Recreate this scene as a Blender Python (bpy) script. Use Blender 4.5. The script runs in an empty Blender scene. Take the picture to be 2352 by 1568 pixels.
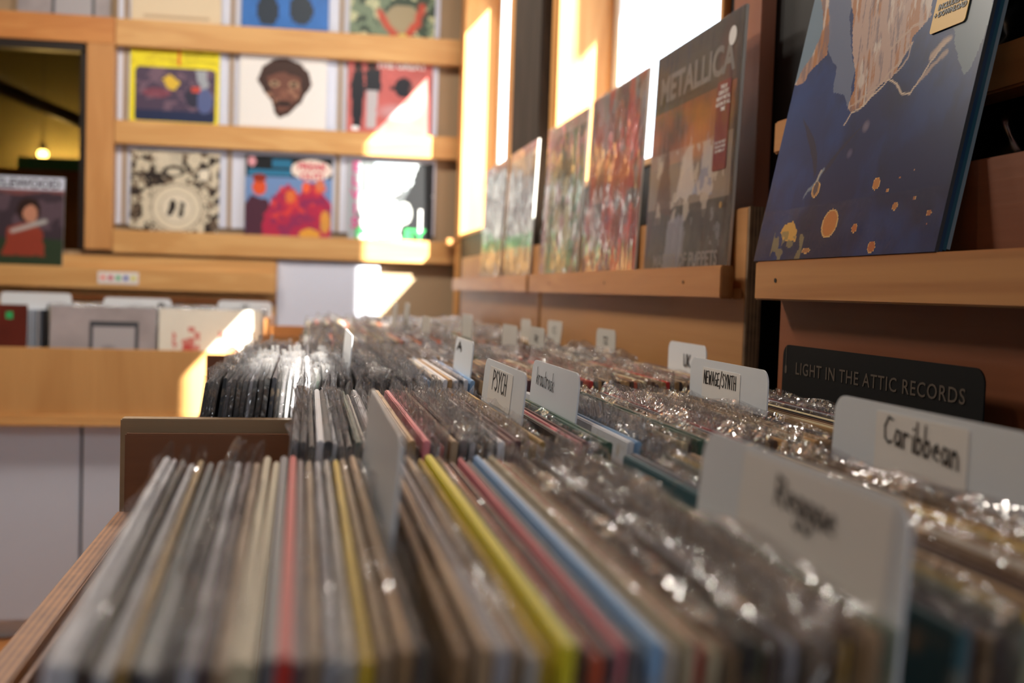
import bpy, bmesh, math, random
import numpy as np
from mathutils import Matrix, Vector, Euler
random.seed(7); rng = np.random.RandomState(5)
S = bpy.context.scene; COL = S.collection
CAM = 1.10                      # camera height; many heights below are given relative to it
rad = math.radians

# ------------------------------------------------------------------ colours / materials
def lin(h):
    if isinstance(h, str):
        h = h.lstrip('#'); c = [int(h[i:i+2], 16)/255 for i in (0, 2, 4)]
    else: c = h
    return tuple(x/12.92 if x <= .04045 else ((x+.055)/1.055)**2.4 for x in c)
def c4(h): return (*lin(h), 1)
MATS = {}
def base(name):
    m = bpy.data.materials.new(name); m.use_nodes = True
    nt = m.node_tree; b = nt.nodes['Principled BSDF']; MATS[name] = m
    return m, nt, b
def plain(name, h, rough=.6, spec=.4, metal=0, coat=0, noise=.08, bump=0, nscale=30):
    if name in MATS: return MATS[name]
    m, nt, b = base(name)
    N, L = nt.nodes, nt.links
    tc = N.new('ShaderNodeTexCoord'); nz = N.new('ShaderNodeTexNoise'); nz.inputs['Scale'].default_value = nscale
    nz.inputs['Detail'].default_value = 4
    L.new(tc.outputs['Object'], nz.inputs['Vector'])
    mx = N.new('ShaderNodeMix'); mx.data_type = 'RGBA'
    c = lin(h); mx.inputs['A'].default_value = (*[x*(1-noise) for x in c], 1); mx.inputs['B'].default_value = (*[min(1, x*(1+noise)) for x in c], 1)
    L.new(nz.outputs['Fac'], mx.inputs['Factor']); L.new(mx.outputs['Result'], b.inputs['Base Color'])
    b.inputs['Roughness'].default_value = rough; b.inputs['Metallic'].default_value = metal
    b.inputs['Specular IOR Level'].default_value = spec; b.inputs['Coat Weight'].default_value = coat
    if bump:
        bp = N.new('ShaderNodeBump'); bp.inputs['Strength'].default_value = bump; bp.inputs['Distance'].default_value = .002
        L.new(nz.outputs['Fac'], bp.inputs['Height']); L.new(bp.outputs['Normal'], b.inputs['Normal'])
    return m
def wood(name, h1, h2, axis=0, scale=1.0, rough=.45, knots=True, ply=False):
    """grain runs along the given local axis; ply adds cathedral-like broad bands"""
    if name in MATS: return MATS[name]
    m, nt, b = base(name); N, L = nt.nodes, nt.links
    tc = N.new('ShaderNodeTexCoord'); oi = N.new('ShaderNodeObjectInfo')
    ad = N.new('ShaderNodeVectorMath'); ad.operation = 'ADD'
    L.new(tc.outputs['Object'], ad.inputs[0])
    cm = N.new('ShaderNodeCombineXYZ'); mu = N.new('ShaderNodeMath'); mu.operation = 'MULTIPLY'; mu.inputs[1].default_value = 7.3
    L.new(oi.outputs['Random'], mu.inputs[0])
    for i in range(3): L.new(mu.outputs[0], cm.inputs[i])
    L.new(cm.outputs[0], ad.inputs[1])
    mp = N.new('ShaderNodeMapping'); L.new(ad.outputs[0], mp.inputs['Vector'])
    sc = [14*scale]*3; sc[axis] = 1.6*scale
    if ply: sc = [5*scale]*3; sc[axis] = 1.1*scale
    mp.inputs['Scale'].default_value = sc
    n1 = N.new('ShaderNodeTexNoise'); n1.inputs['Scale'].default_value = 1.0; n1.inputs['Detail'].default_value = 3; n1.inputs['Distortion'].default_value = .8
    L.new(mp.outputs[0], n1.inputs['Vector'])
    ws = N.new('ShaderNodeMath'); ws.operation = 'MULTIPLY'; ws.inputs[1].default_value = 22 if not ply else 14
    L.new(n1.outputs['Fac'], ws.inputs[0])
    sn = N.new('ShaderNodeMath'); sn.operation = 'SINE'; L.new(ws.outputs[0], sn.inputs[0])
    mp2 = N.new('ShaderNodeMapping'); s2 = [160]*3; s2[axis] = 5; mp2.inputs['Scale'].default_value = s2
    L.new(ad.outputs[0], mp2.inputs['Vector'])
    n2 = N.new('ShaderNodeTexNoise'); n2.inputs['Detail'].default_value = 3; n2.inputs['Scale'].default_value = 1
    L.new(mp2.outputs[0], n2.inputs['Vector'])
    a = N.new('ShaderNodeMath'); a.operation = 'MULTIPLY_ADD'; a.inputs[1].default_value = .22; a.inputs[2].default_value = .3
    L.new(sn.outputs[0], a.inputs[0])
    a2 = N.new('ShaderNodeMath'); a2.operation = 'MULTIPLY_ADD'; a2.inputs[1].default_value = .45; L.new(n2.outputs['Fac'], a2.inputs[0]); L.new(a.outputs[0], a2.inputs[2])
    mx = N.new('ShaderNodeMix'); mx.data_type = 'RGBA'; mx.inputs['A'].default_value = c4(h1); mx.inputs['B'].default_value = c4(h2)
    L.new(a2.outputs[0], mx.inputs['Factor']); L.new(mx.outputs['Result'], b.inputs['Base Color'])
    b.inputs['Roughness'].default_value = rough; b.inputs['Specular IOR Level'].default_value = .35
    bp = N.new('ShaderNodeBump'); bp.inputs['Strength'].default_value = .15; bp.inputs['Distance'].default_value = .001
    L.new(n2.outputs['Fac'], bp.inputs['Height']); L.new(bp.outputs['Normal'], b.inputs['Normal'])
    return m
def plyedge(name, h1, h2, axis):
    """laminated plywood edge: stripes across one local axis"""
    if name in MATS: return MATS[name]
    m, nt, b = base(name); N, L = nt.nodes, nt.links
    tc = N.new('ShaderNodeTexCoord'); sp = N.new('ShaderNodeSeparateXYZ'); L.new(tc.outputs['Object'], sp.inputs[0])
    mu = N.new('ShaderNodeMath'); mu.operation = 'MULTIPLY'; mu.inputs[1].default_value = 2*math.pi/.0042
    L.new(sp.outputs[axis], mu.inputs[0]); sn = N.new('ShaderNodeMath'); sn.operation = 'SINE'; L.new(mu.outputs[0], sn.inputs[0])
    nz = N.new('ShaderNodeTexNoise'); nz.inputs['Scale'].default_value = 60; L.new(tc.outputs['Object'], nz.inputs['Vector'])
    a = N.new('ShaderNodeMath'); a.operation = 'MULTIPLY_ADD'; a.inputs[1].default_value = .35; L.new(sn.outputs[0], a.inputs[0]); L.new(nz.outputs['Fac'], a.inputs[2])
    mx = N.new('ShaderNodeMix'); mx.data_type = 'RGBA'; mx.inputs['A'].default_value = c4(h1); mx.inputs['B'].default_value = c4(h2)
    L.new(a.outputs[0], mx.inputs['Factor']); L.new(mx.outputs['Result'], b.inputs['Base Color']); b.inputs['Roughness'].default_value = .6
    return m
def emis(name, h, s):
    m, nt, b = base(name); b.inputs['Emission Color'].default_value = c4(h); b.inputs['Emission Strength'].default_value = s
    b.inputs['Base Color'].default_value = c4(h); return m
def vcol(name, rough=.5, coat=0, spec=.3):
    if name in MATS: return MATS[name]
    m, nt, b = base(name); at = nt.nodes.new('ShaderNodeAttribute'); at.attribute_name = 'art'
    nt.links.new(at.outputs['Color'], b.inputs['Base Color']); b.inputs['Roughness'].default_value = rough
    b.inputs['Coat Weight'].default_value = coat; b.inputs['Coat Roughness'].default_value = .08; b.inputs['Specular IOR Level'].default_value = spec
    return m
def plastic(name, rough=.14, haze=.10, crinkle=.6, scale=90, gloss=.22, stretch=(1, 1, 1), tint=(.93, .93, .94), ridge=False):
    """clear polythene: transparent film with sharp crinkled reflections and a little milky haze"""
    if name in MATS: return MATS[name]
    m, nt, b = base(name); N, L = nt.nodes, nt.links; N.remove(b); out = N['Material Output']
    tc = N.new('ShaderNodeTexCoord'); mp = N.new('ShaderNodeMapping'); mp.inputs['Scale'].default_value = stretch; L.new(tc.outputs['Object'], mp.inputs[0])
    nz = N.new('ShaderNodeTexNoise'); nz.inputs['Scale'].default_value = scale; nz.inputs['Detail'].default_value = 2; nz.inputs['Distortion'].default_value = 1.5
    oi = N.new('ShaderNodeObjectInfo'); nz.noise_dimensions = '4D'; mw = N.new('ShaderNodeMath'); mw.operation = 'MULTIPLY'; mw.inputs[1].default_value = 50
    L.new(oi.outputs['Random'], mw.inputs[0]); L.new(mw.outputs[0], nz.inputs['W'])
    L.new(mp.outputs[0], nz.inputs['Vector'])
    bp = N.new('ShaderNodeBump'); bp.inputs['Strength'].default_value = crinkle; bp.inputs['Distance'].default_value = .004
    if ridge:
        r1 = N.new('ShaderNodeMath'); r1.operation = 'MULTIPLY_ADD'; r1.inputs[1].default_value = 2; r1.inputs[2].default_value = -1; L.new(nz.outputs['Fac'], r1.inputs[0])
        r2 = N.new('ShaderNodeMath'); r2.operation = 'ABSOLUTE'; L.new(r1.outputs[0], r2.inputs[0])
        r3 = N.new('ShaderNodeMath'); r3.operation = 'POWER'; r3.inputs[1].default_value = .45; L.new(r2.outputs[0], r3.inputs[0]); L.new(r3.outputs[0], bp.inputs['Height'])
    else: L.new(nz.outputs['Fac'], bp.inputs['Height'])
    gl = N.new('ShaderNodeBsdfGlossy'); gl.inputs['Roughness'].default_value = rough; L.new(bp.outputs[0], gl.inputs['Normal'])
    tr = N.new('ShaderNodeBsdfTransparent'); tr.inputs['Color'].default_value = (*tint, 1)
    df = N.new('ShaderNodeBsdfDiffuse'); df.inputs['Color'].default_value = (.86, .86, .88, 1)
    tl = N.new('ShaderNodeBsdfTranslucent'); tl.inputs['Color'].default_value = (.86, .86, .88, 1)
    ad = N.new('ShaderNodeMixShader'); ad.inputs[0].default_value = .5; L.new(df.outputs[0], ad.inputs[1]); L.new(tl.outputs[0], ad.inputs[2])
    m1 = N.new('ShaderNodeMixShader'); m1.inputs[0].default_value = haze; L.new(tr.outputs[0], m1.inputs[1]); L.new(ad.outputs[0], m1.inputs[2])
    lw = N.new('ShaderNodeLayerWeight'); lw.inputs['Blend'].default_value = .35; L.new(bp.outputs[0], lw.inputs['Normal'])
    ma = N.new('ShaderNodeMath'); ma.operation = 'POWER'; ma.inputs[1].default_value = 3; L.new(lw.outputs['Facing'], ma.inputs[0])
    mm = N.new('ShaderNodeMath'); mm.operation = 'MULTIPLY_ADD'; mm.inputs[1].default_value = gloss*1.2; mm.inputs[2].default_value = gloss*.28; mm.use_clamp = True; L.new(ma.outputs[0], mm.inputs[0])
    m2 = N.new('ShaderNodeMixShader'); L.new(mm.outputs[0], m2.inputs[0]); L.new(m1.outputs[0], m2.inputs[1]); L.new(gl.outputs[0], m2.inputs[2])
    L.new(m2.outputs[0], out.inputs['Surface'])
    return m

M_pine = wood('pine', '#c08a50', '#dcae72', 0)
M_pineY = wood('pine_lengthwise', '#a2683a', '#c48c56', 1)  # same pine, darker: shade on the right wall put into its colour
M_beam = wood('beam_orange', '#b5713a', '#cf9052', 0)
M_pineV = wood('pine_upright', '#b8804a', '#d09a62', 2)
M_plyback = wood('bench_plywood', '#a2703c', '#cfa066', 2, 1, .5, ply=True)
M_plywall = wood('wall_plywood', '#a06c3c', '#bd8a58', 1, 1, .5, ply=True)
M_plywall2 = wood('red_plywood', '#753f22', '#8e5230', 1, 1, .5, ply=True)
M_hard = wood('brown_hardboard', '#6f3f1e', '#83502a', 0, .4, .42)
M_edgeX = plyedge('ply_edge', '#5c4733', '#a58563', 0)
M_rail = plyedge('rail_ply_edge', '#6e3f1c', '#a56a36', 0)
M_timber = wood('weathered_timber', '#2a241f', '#4a4038', 2, 1, .85)
M_stud = wood('stud_reddish', '#8c5640', '#a46a4e', 2, .6)
M_white = plain('white_paint', '#d6d9e8', .45, noise=.02)
M_cab = plain('white_laminate', '#c0cadc', .35, noise=.02)
M_beige = plain('beige_wall', '#a48c70', .8, noise=.04, nscale=8)
M_black = plain('black_paint', '#0d0b0a', .55)
M_dark = plain('dark_trim', '#1c120c', .5)
M_tab = plain('white_divider_plastic', '#d9dde2', .38, noise=.02)
M_label = plain('white_sticker', '#e2ddd8', .6, noise=.01)
M_ink = plain('black_marker_ink', '#0c0b10', .45, noise=0)
M_fl = wood('floor_boards', '#9a6234', '#b87c48', 0, .5)
M_jamb = wood('window_wood', '#c48a4c', '#dda669', 2)
M_sash = plain('sash_white', '#dadde0', .5, noise=.02)
M_screw = plain('screw_hole', '#1d1208', .7)
M_film = plastic('polythene_sleeve', rough=.08, haze=.02, crinkle=.8, scale=38, gloss=.30, ridge=True)
M_film_far = plastic('polythene_sleeve_far', rough=.1, haze=.05, crinkle=.9, scale=38, gloss=.5, ridge=True)
M_wrap = plastic('wrinkled_wrap', rough=.1, haze=.04, crinkle=1, scale=10, gloss=.5, stretch=(3, 1, .5), ridge=True)

# record jackets: one material, the colour belongs to each object
def jacket_mat(attr=False):
    nm = 'card_jacket' + ('_faces' if attr else '')
    m, nt, b = base(nm); N, L = nt.nodes, nt.links
    if attr: src = N.new('ShaderNodeAttribute'); src.attribute_name = 'art'
    else: src = N.new('ShaderNodeObjectInfo')
    tc = N.new('ShaderNodeTexCoord'); nz = N.new('ShaderNodeTexNoise'); nz.inputs['Scale'].default_value = 60; nz.inputs['Detail'].default_value = 5
    L.new(tc.outputs['Object'], nz.inputs['Vector'])
    rp = N.new('ShaderNodeValToRGB'); rp.color_ramp.elements[0].position = .56; rp.color_ramp.elements[1].position = .72
    rp.color_ramp.elements[0].color = (0, 0, 0, 1); rp.color_ramp.elements[1].color = (.55, .55, .55, 1)
    L.new(nz.outputs['Fac'], rp.inputs[0])
    mx = N.new('ShaderNodeMix'); mx.data_type = 'RGBA'; mx.inputs['B'].default_value = c4('#b09878')
    L.new(src.outputs['Color'], mx.inputs['A']); L.new(rp.outputs[0], mx.inputs['Factor']); L.new(mx.outputs['Result'], b.inputs['Base Color'])
    b.inputs['Roughness'].default_value = .42; b.inputs['Specular IOR Level'].default_value = .45
    return m
M_jacket = jacket_mat(); M_jacketF = jacket_mat(True)

# ------------------------------------------------------------------ mesh helpers
def link(name, me, parent=None, loc=(0, 0, 0), rot=(0, 0, 0)):
    o = bpy.data.objects.new(name, me); COL.objects.link(o); o.parent = parent
    o.location = loc; o.rotation_euler = rot; return o
def tag(o, label=None, cat=None, group=None, kind=None):
    if label: o['label'] = label
    if cat: o['category'] = cat
    if group: o['group'] = group
    if kind: o['kind'] = kind
    return o
def empty(name, loc, label, cat, group=None, rz=0):
    o = bpy.data.objects.new(name, None); COL.objects.link(o); o.location = loc; o.rotation_euler = (0, 0, rz); o.empty_display_size = .05
    return tag(o, label, cat, group)
def bm_box(bm, x0, x1, y0, y1, z0, z1, mi=0):
    vs = [bm.verts.new(p) for p in ((x0, y0, z0), (x1, y0, z0), (x1, y1, z0), (x0, y1, z0), (x0, y0, z1), (x1, y0, z1), (x1, y1, z1), (x0, y1, z1))]
    for f in ((0, 3, 2, 1), (4, 5, 6, 7), (0, 1, 5, 4), (1, 2, 6, 5), (2, 3, 7, 6), (3, 0, 4, 7)):
        fc = bm.faces.new([vs[i] for i in f]); fc.material_index = mi
def finish(bm, name, mats, parent=None, loc=(0, 0, 0), rot=(0, 0, 0), bevel=0, smooth=False):
    me = bpy.data.meshes.new(name)
    if bevel: bmesh.ops.bevel(bm, geom=bm.edges[:], offset=bevel, segments=2, affect='EDGES', clamp_overlap=True)
    bm.to_mesh(me); bm.free()
    for m in (mats if isinstance(mats, (list, tuple)) else [mats]): me.materials.append(m)
    if smooth:
        for p in me.polygons: p.use_smooth = True
    return link(name, me, parent, loc, rot)
def box(name, x0, x1, y0, y1, z0, z1, mat, parent=None, bevel=.0012, rel=True, rz=0):
    """axis box given in world X/Y and camera-relative Z; origin at its base centre. If parent: coordinates are relative to the parent."""
    h = CAM if (rel and parent is None) else 0
    bm = bmesh.new(); w, d = (x1-x0)/2, (y1-y0)/2
    bm_box(bm, -w, w, -d, d, 0, z1-z0)
    return finish(bm, name, mat, parent, ((x0+x1)/2, (y0+y1)/2, z0+h), (0, 0, rz), bevel)
def prism(name, pts, y0, y1, mat, parent=None, loc=(0, 0, 0), rot=(0, 0, 0), bevel=0):
    """outline in local XZ extruded along local Y"""
    bm = bmesh.new(); a = [bm.verts.new((x, y0, z)) for x, z in pts]; b = [bm.verts.new((x, y1, z)) for x, z in pts]
    bm.faces.new(a); bm.faces.new(b[::-1]); n = len(pts)
    for i in range(n): bm.faces.new((a[i], b[i], b[(i+1) % n], a[(i+1) % n]))
    bmesh.ops.recalc_face_normals(bm, faces=bm.faces[:])
    return finish(bm, name, mat, parent, loc, rot, bevel)
def rrect(x0, x1, z0, z1, r, n=6, corners=(1, 1, 1, 1)):
    pts = []
    for k, (cx, cz, a) in enumerate(((x1-r, z0+r, -90), (x1-r, z1-r, 0), (x0+r, z1-r, 90), (x0+r, z0+r, 180))):
        if corners[k]:
            for i in range(n+1): t = rad(a+90*i/n); pts.append((cx+r*math.cos(t), cz+r*math.sin(t)))
        else: pts.append(((x1, z0), (x1, z1), (x0, z1), (x0, z0))[k])
    return pts
def disc(name, r, depth, mat, parent, loc, rot, seg=20):
    bm = bmesh.new(); bmesh.ops.create_cone(bm, cap_ends=True, segments=seg, radius1=r, radius2=r, depth=depth)
    return finish(bm, name, mat, parent, loc, rot)
def text(name, s, size, mat, parent, x, z, y=-.0004, sx=1, align='CENTER', rz=0, bold=0, spacing=1):
    cu = bpy.data.curves.new('t', 'FONT'); cu.body = s; cu.size = size; cu.align_x = align; cu.align_y = 'CENTER'; cu.extrude = .0001; cu.offset = bold; cu.space_character = spacing
    cu.resolution_u = 3
    t = bpy.data.objects.new('t', cu); COL.objects.link(t); bpy.context.view_layer.update()
    me = bpy.data.meshes.new_from_object(t.evaluated_get(bpy.context.evaluated_depsgraph_get())); bpy.data.objects.remove(t); bpy.data.curves.remove(cu)
    me.transform(Matrix.Diagonal((sx, 1, 1, 1)))
    me.materials.clear(); me.materials.append(mat)
    return link(name, me, parent, (x, y, z), (math.pi/2, rz, 0))
# handwriting: letters as pen strokes on a unit box (x 0..1, z 0..1; descenders below 0)
GL = {
 'P': [[(0, 0), (.05, 1)], [(.05, 1), (.5, .9), (.55, .65), (.1, .5)]],
 'S': [[(.55, .9), (.25, 1), (.1, .75), (.45, .5), (.5, .2), (.2, 0), (0, .12)]],
 'Y': [[(0, 1), (.3, .5), (.6, 1)], [(.3, .5), (.2, 0)]],
 'C': [[(.6, .95), (.3, 1), (.05, .6), (.1, .15), (.35, 0), (.6, .1)]],
 'H': [[(.05, 1), (0, 0)], [(.5, 1), (.5, 0)], [(0, .5), (.52, .5)]],
 'N': [[(0, 0), (.05, 1), (.5, 0), (.55, 1)]],
 'E': [[(.5, 1), (.05, .95), (0, 0), (.5, .05)], [(.02, .5), (.4, .52)]],
 'W': [[(0, 1), (.15, 0), (.35, .7), (.5, 0), (.7, 1)]],
 'A': [[(0, 0), (.3, 1), (.55, 0)], [(.1, .35), (.5, .38)]],
 'G': [[(.6, .9), (.3, 1), (0, .5), (.25, 0), (.6, .1), (.58, .45), (.35, .42)]],
 '/': [[(0, -.15), (.45, 1.15)]],
 'T': [[(0, .95), (.6, 1)], [(.32, 1), (.28, 0)]],
 'k': [[(.02, 1.1), (0, 0)], [(.38, .6), (.04, .3), (.4, 0)]],
 'r': [[(0, .6), (.03, 0)], [(.03, .42), (.2, .6), (.38, .55)]],
 'a': [[(.38, .55), (.12, .6), (0, .25), (.15, 0), (.35, .2), (.38, .58)], [(.38, .55), (.42, 0)]],
 'u': [[(0, .6), (.05, .1), (.2, 0), (.38, .2)], [(.38, .6), (.4, 0)]],
 't': [[(.2, 1), (.18, .1), (.35, 0)], [(0, .65), (.4, .68)]],
 'o': [[(.2, .6), (0, .3), (.18, 0), (.38, .28), (.2, .6)]],
 'c': [[(.36, .55), (.12, .58), (0, .25), (.15, 0), (.36, .08)]],
 'i': [[(.1, .6), (.1, 0)], [(.1, .85), (.11, .88)]],
 'b': [[(.02, 1.15), (0, 0)], [(0, .45), (.25, .6), (.36, .3), (.2, 0), (0, .08)]],
 'e': [[(.02, .32), (.36, .36), (.25, .6), (.05, .45), (.05, .12), (.36, .05)]],
 'n': [[(0, .6), (.02, 0)], [(.02, .4), (.22, .6), (.36, .4), (.38, 0)]],
 'R': [[(0, 0), (.03, 1), (.5, .85), (.45, .55), (.03, .5), (.5, 0)]],
 'g': [[(.36, .55), (.12, .6), (0, .3), (.15, .05), (.36, .25), (.38, .58), (.36, -.3), (.15, -.45), (0, -.3)]],
 'B': [[(0, 0), (.03, 1), (.4, .85), (.35, .55), (.03, .5), (.45, .3), (.35, .05), (0, 0)]],
 'L': [[(.03, 1), (0, 0), (.45, .02)]], 'K': [[(0, 1), (0, 0)], [(.45, 1), (.03, .45), (.5, 0)]],
 'O': [[(.3, 1), (0, .5), (.28, 0), (.58, .5), (.3, 1)]], 'U': [[(0, 1), (.05, .1), (.3, 0), (.5, .2), (.52, 1)]], 'Z': [[(0, 1), (.5, .95), (0, 0), (.5, .05)]],
}
def handwriting(name, s, parent, x0, x1, zmid, h, w, y=-.0004, slope=0, mat=None):
    bm = bmesh.new(); adv = []
    x = 0
    for ch in s:
        g = GL.get(ch); mxx = max(p[0] for st in g for p in st); adv.append(x); x += mxx+.2
    tot = x-.2; k = (x1-x0)/tot
    for ch, a in zip(s, adv):
        for st in GL[ch]:
            P = [Vector((x0+(a+px)*k, 0, zmid-h/2+pz*h+(a+px)*k*slope)) for px, pz in st]
            for p, q in zip(P, P[1:]):
                d = q-p; L_ = max(d.length, 1e-6); d /= L_; nn = Vector((-d.z, 0, d.x))*w/2; e = d*w/2
                vs = [bm.verts.new(v) for v in (p-e*.6+nn*.7, p-e-nn*0, p-e*.6-nn*.7, q+e*.6-nn, q+e, q+e*.6+nn)]
                bm.faces.new(vs[::-1])
    bmesh.ops.recalc_face_normals(bm, faces=bm.faces[:])
    r = bmesh.ops.extrude_face_region(bm, geom=bm.faces[:]); bmesh.ops.translate(bm, verts=[v for v in r['geom'] if isinstance(v, bmesh.types.BMVert)], vec=(0, -.0002, 0))
    return finish(bm, name, mat or M_ink, parent, (0, y, 0))

# ------------------------------------------------------------------ painting cover art as colour grids
def vnoise(u, v, sx, sy, seed):
    r = np.random.RandomState(seed); g = r.rand(64, 64)
    x = (u*sx) % 63; y = (v*sy) % 63; xi = x.astype(int); yi = y.astype(int); fx = x-xi; fy = y-yi
    fx = fx*fx*(3-2*fx); fy = fy*fy*(3-2*fy)
    a = g[yi, xi]; b = g[yi, (xi+1) % 64]; c = g[(yi+1) % 64, xi]; d = g[(yi+1) % 64, (xi+1) % 64]
    return a*(1-fx)*(1-fy)+b*fx*(1-fy)+c*(1-fx)*fy+d*fx*fy
def fbm(u, v, sx, sy, seed, o=4):
    t = 0; a = .5; s = 0
    for i in range(o): t = t+a*vnoise(u, v, sx*2**i, sy*2**i, seed+i); s += a; a *= .55
    return t/s
class Art:
    def __init__(s, n, h, lo=0):
        g = (np.arange(n)+.5)/n; s.u, s.v = np.meshgrid(g, g); s.v = (s.v-lo)/(1-lo); s.n = n; s.c = np.ones((n, n, 3))*np.array(lin(h))
    def put(s, mask, h, a=1.0):
        m = (np.clip(mask, 0, 1)*a)[..., None]; s.c = s.c*(1-m)+np.array(lin(h))*m
    def rect(s, x0, x1, y0, y1, h, a=1): s.put(((s.u > x0)&(s.u < x1)&(s.v > y0)&(s.v < y1)).astype(float), h, a)
    def ell(s, x, y, rx, ry, h, a=1, soft=0):
        d = ((s.u-x)/rx)**2+((s.v-y)/ry)**2
        s.put((d < 1).astype(float) if not soft else np.clip((1-d)/soft, 0, 1), h, a)
    def poly(s, P, h, a=1, jit=0, seed=3):
        u, v = s.u, s.v
        if jit: u = u+(fbm(u, v, 14, 14, seed)-.5)*jit; v = v+(fbm(u, v, 14, 14, seed+9)-.5)*jit
        ins = np.zeros_like(u, bool); n = len(P)
        for i in range(n):
            x1, y1 = P[i]; x2, y2 = P[i-1]
            if y1 == y2: continue
            c = ((y1 > v) != (y2 > v)) & (u < (x2-x1)*(v-y1)/(y2-y1)+x1); ins ^= c
        s.put(ins.astype(float), h, a); return ins
    def line(s, P, w, h, a=1, jit=0, seed=4):
        u, v = s.u, s.v
        if jit: u = u+(fbm(u, v, 20, 20, seed)-.5)*jit; v = v+(fbm(u, v, 20, 20, seed+5)-.5)*jit
        m = np.zeros_like(u)
        for (x1, y1), (x2, y2) in zip(P, P[1:]):
            dx, dy = x2-x1, y2-y1; t = np.clip(((u-x1)*dx+(v-y1)*dy)/(dx*dx+dy*dy+1e-9), 0, 1)
            d = np.hypot(u-x1-t*dx, v-y1-t*dy); m = np.maximum(m, np.clip(1.5-d/w, 0, 1))
        s.put(m, h, a)
    def mottle(s, amt, sc, seed): s.c = np.clip(s.c*(1+(fbm(s.u, s.v, sc, sc, seed)-.5)[..., None]*amt), 0, 1)
    def blobs(s, h, sc, th, seed, a=1, x0=0, x1=1, y0=0, y1=1, sy=None):
        f = fbm(s.u, s.v, sc, sy or sc, seed, 3); s.put(((f > th)&(s.u > x0)&(s.u < x1)&(s.v > y0)&(s.v < y1)).astype(float), h, a)
def cover_mesh(name, art, w, h, t, side_mat, art_mat):
    """a record jacket: closed card box (x -w/2..w/2, y 0..t, z 0..h) whose front face carries the printed art"""
    n = art.n; xs = np.linspace(-w/2, w/2, n+1); zs = np.linspace(0, h, n+1)
    V = [(x, 0, z) for z in zs for x in xs]; F = []; mi = []
    for j in range(n):
        for i in range(n): a = j*(n+1)+i; F.append((a, a+1, a+n+2, a+n+1)); mi.append(0)
    b0 = len(V); V += [(-w/2, t, 0), (w/2, t, 0), (w/2, t, h), (-w/2, t, h)]
    bl, br, tr, tl = 0, n, (n+1)*(n+1)-1, (n+1)*n
    F += [(b0+1, b0, b0+3, b0+2), tuple([b0, b0+1]+[br-i for i in range(n+1)]), tuple([b0+2, b0+3]+[tl+i for i in range(n+1)])]
    F += [tuple([b0+3, b0]+[(n+1)*j for j in range(n+1)]), tuple([b0+1, b0+2]+[n+(n+1)*(n-j) for j in range(n+1)])]
    mi += [1]*5
    me = bpy.data.meshes.new(name); me.from_pydata(V, [], F); me.materials.append(art_mat); me.materials.append(side_mat)
    at = me.attributes.new('art', 'FLOAT_COLOR', 'CORNER')
    col = np.ones((len(me.loops), 4), np.float32); flat = art.c.reshape(-1, 3)
    col[:4*n*n, :3] = np.repeat(flat, 4, axis=0); at.data.foreach_set('color', col.ravel())
    me.polygons.foreach_set('material_index', mi); me.update(); return me
M_art = vcol('printed_art', .42); M_artg = vcol('printed_art_gloss', .30, 0)
M_card = plain('jacket_card', '#cfcac2', .6)
M_carddk = plain('jacket_card_dark', '#2a2b30', .5)

# ------------------------------------------------------------------ THE ROOM
def struct(o): o['kind'] = 'structure'; return o
FL = -1.046
A3 = rad(-3.0)
def BW(u, n=0.0, z=0.0):   # point on the back wall frame: u along it, n into it
    return (-.08+u*math.cos(A3)-n*math.sin(A3), 4.0+u*math.sin(A3)+n*math.cos(A3), z+CAM)
struct(box('floor', -3.3, 1.0, -2.6, 6.4, FL-.05, FL, M_fl))
struct(box('ceiling', -3.3, .70, -2.6, 6.4, 1.75, 1.80, M_beige))
struct(box('wall_left', -3.35, -3.3, -2.6, 6.4, FL, 1.75, plain('brown_wall', '#5c4a3a', .8)))
# right wall with three window openings (A, B and a small high one near the camera)
def wall_right():
    bm = bmesh.new(); x0, x1 = .55, .70
    A = (1.37, 2.36, .215, .94); B = (2.95, 3.86, .19, 1.12); Cc = (.113, .682, .508, .785)
    ys = sorted({-2.6, 6.4, A[0], A[1], B[0], B[1], Cc[0], Cc[1]}); zs = sorted({FL, 1.75, A[2], A[3], B[2], B[3], Cc[2], Cc[3]})
    for a, b in zip(ys, ys[1:]):
        for c, d in zip(zs, zs[1:]):
            my, mz = (a+b)/2, (c+d)/2
            if any(o[0] < my < o[1] and o[2] < mz < o[3] for o in (A, B, Cc)): continue
            bm_box(bm, x0, x1, a, b, c+CAM, d+CAM)
    bmesh.ops.remove_doubles(bm, verts=bm.verts[:], dist=1e-5)
    return finish(bm, 'wall_right', M_black)
struct(wall_right())
# back wall, with a recess opening (the dark interior window at the left)
def wall_back():
    bm = bmesh.new()
    for u0, u1, z0, z1 in ((-3.4, -1.30, FL, 1.75), (-.71, .64, FL, 1.75), (-1.30, -.71, FL, .10), (-1.30, -.71, .83, 1.75)):
        bm_box(bm, u0, u1, .045, .12, z0, z1)
    o = finish(bm, 'wall_back', M_beige, None, BW(0, 0, 0), (0, 0, A3)); return o
struct(wall_back())
def bwbox(name, u0, u1, n0, n1, z0, z1, mat, parent=None, bevel=.0012):
    bm = bmesh.new(); bm_box(bm, -(u1-u0)/2, (u1-u0)/2, -(n1-n0)/2, (n1-n0)/2, 0, z1-z0)
    if parent: return finish(bm, name, mat, parent, ((u0+u1)/2, (n0+n1)/2, z0), (0, 0, 0), bevel)
    return finish(bm, name, mat, None, BW((u0+u1)/2, (n0+n1)/2, z0), (0, 0, A3), bevel)
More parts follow.
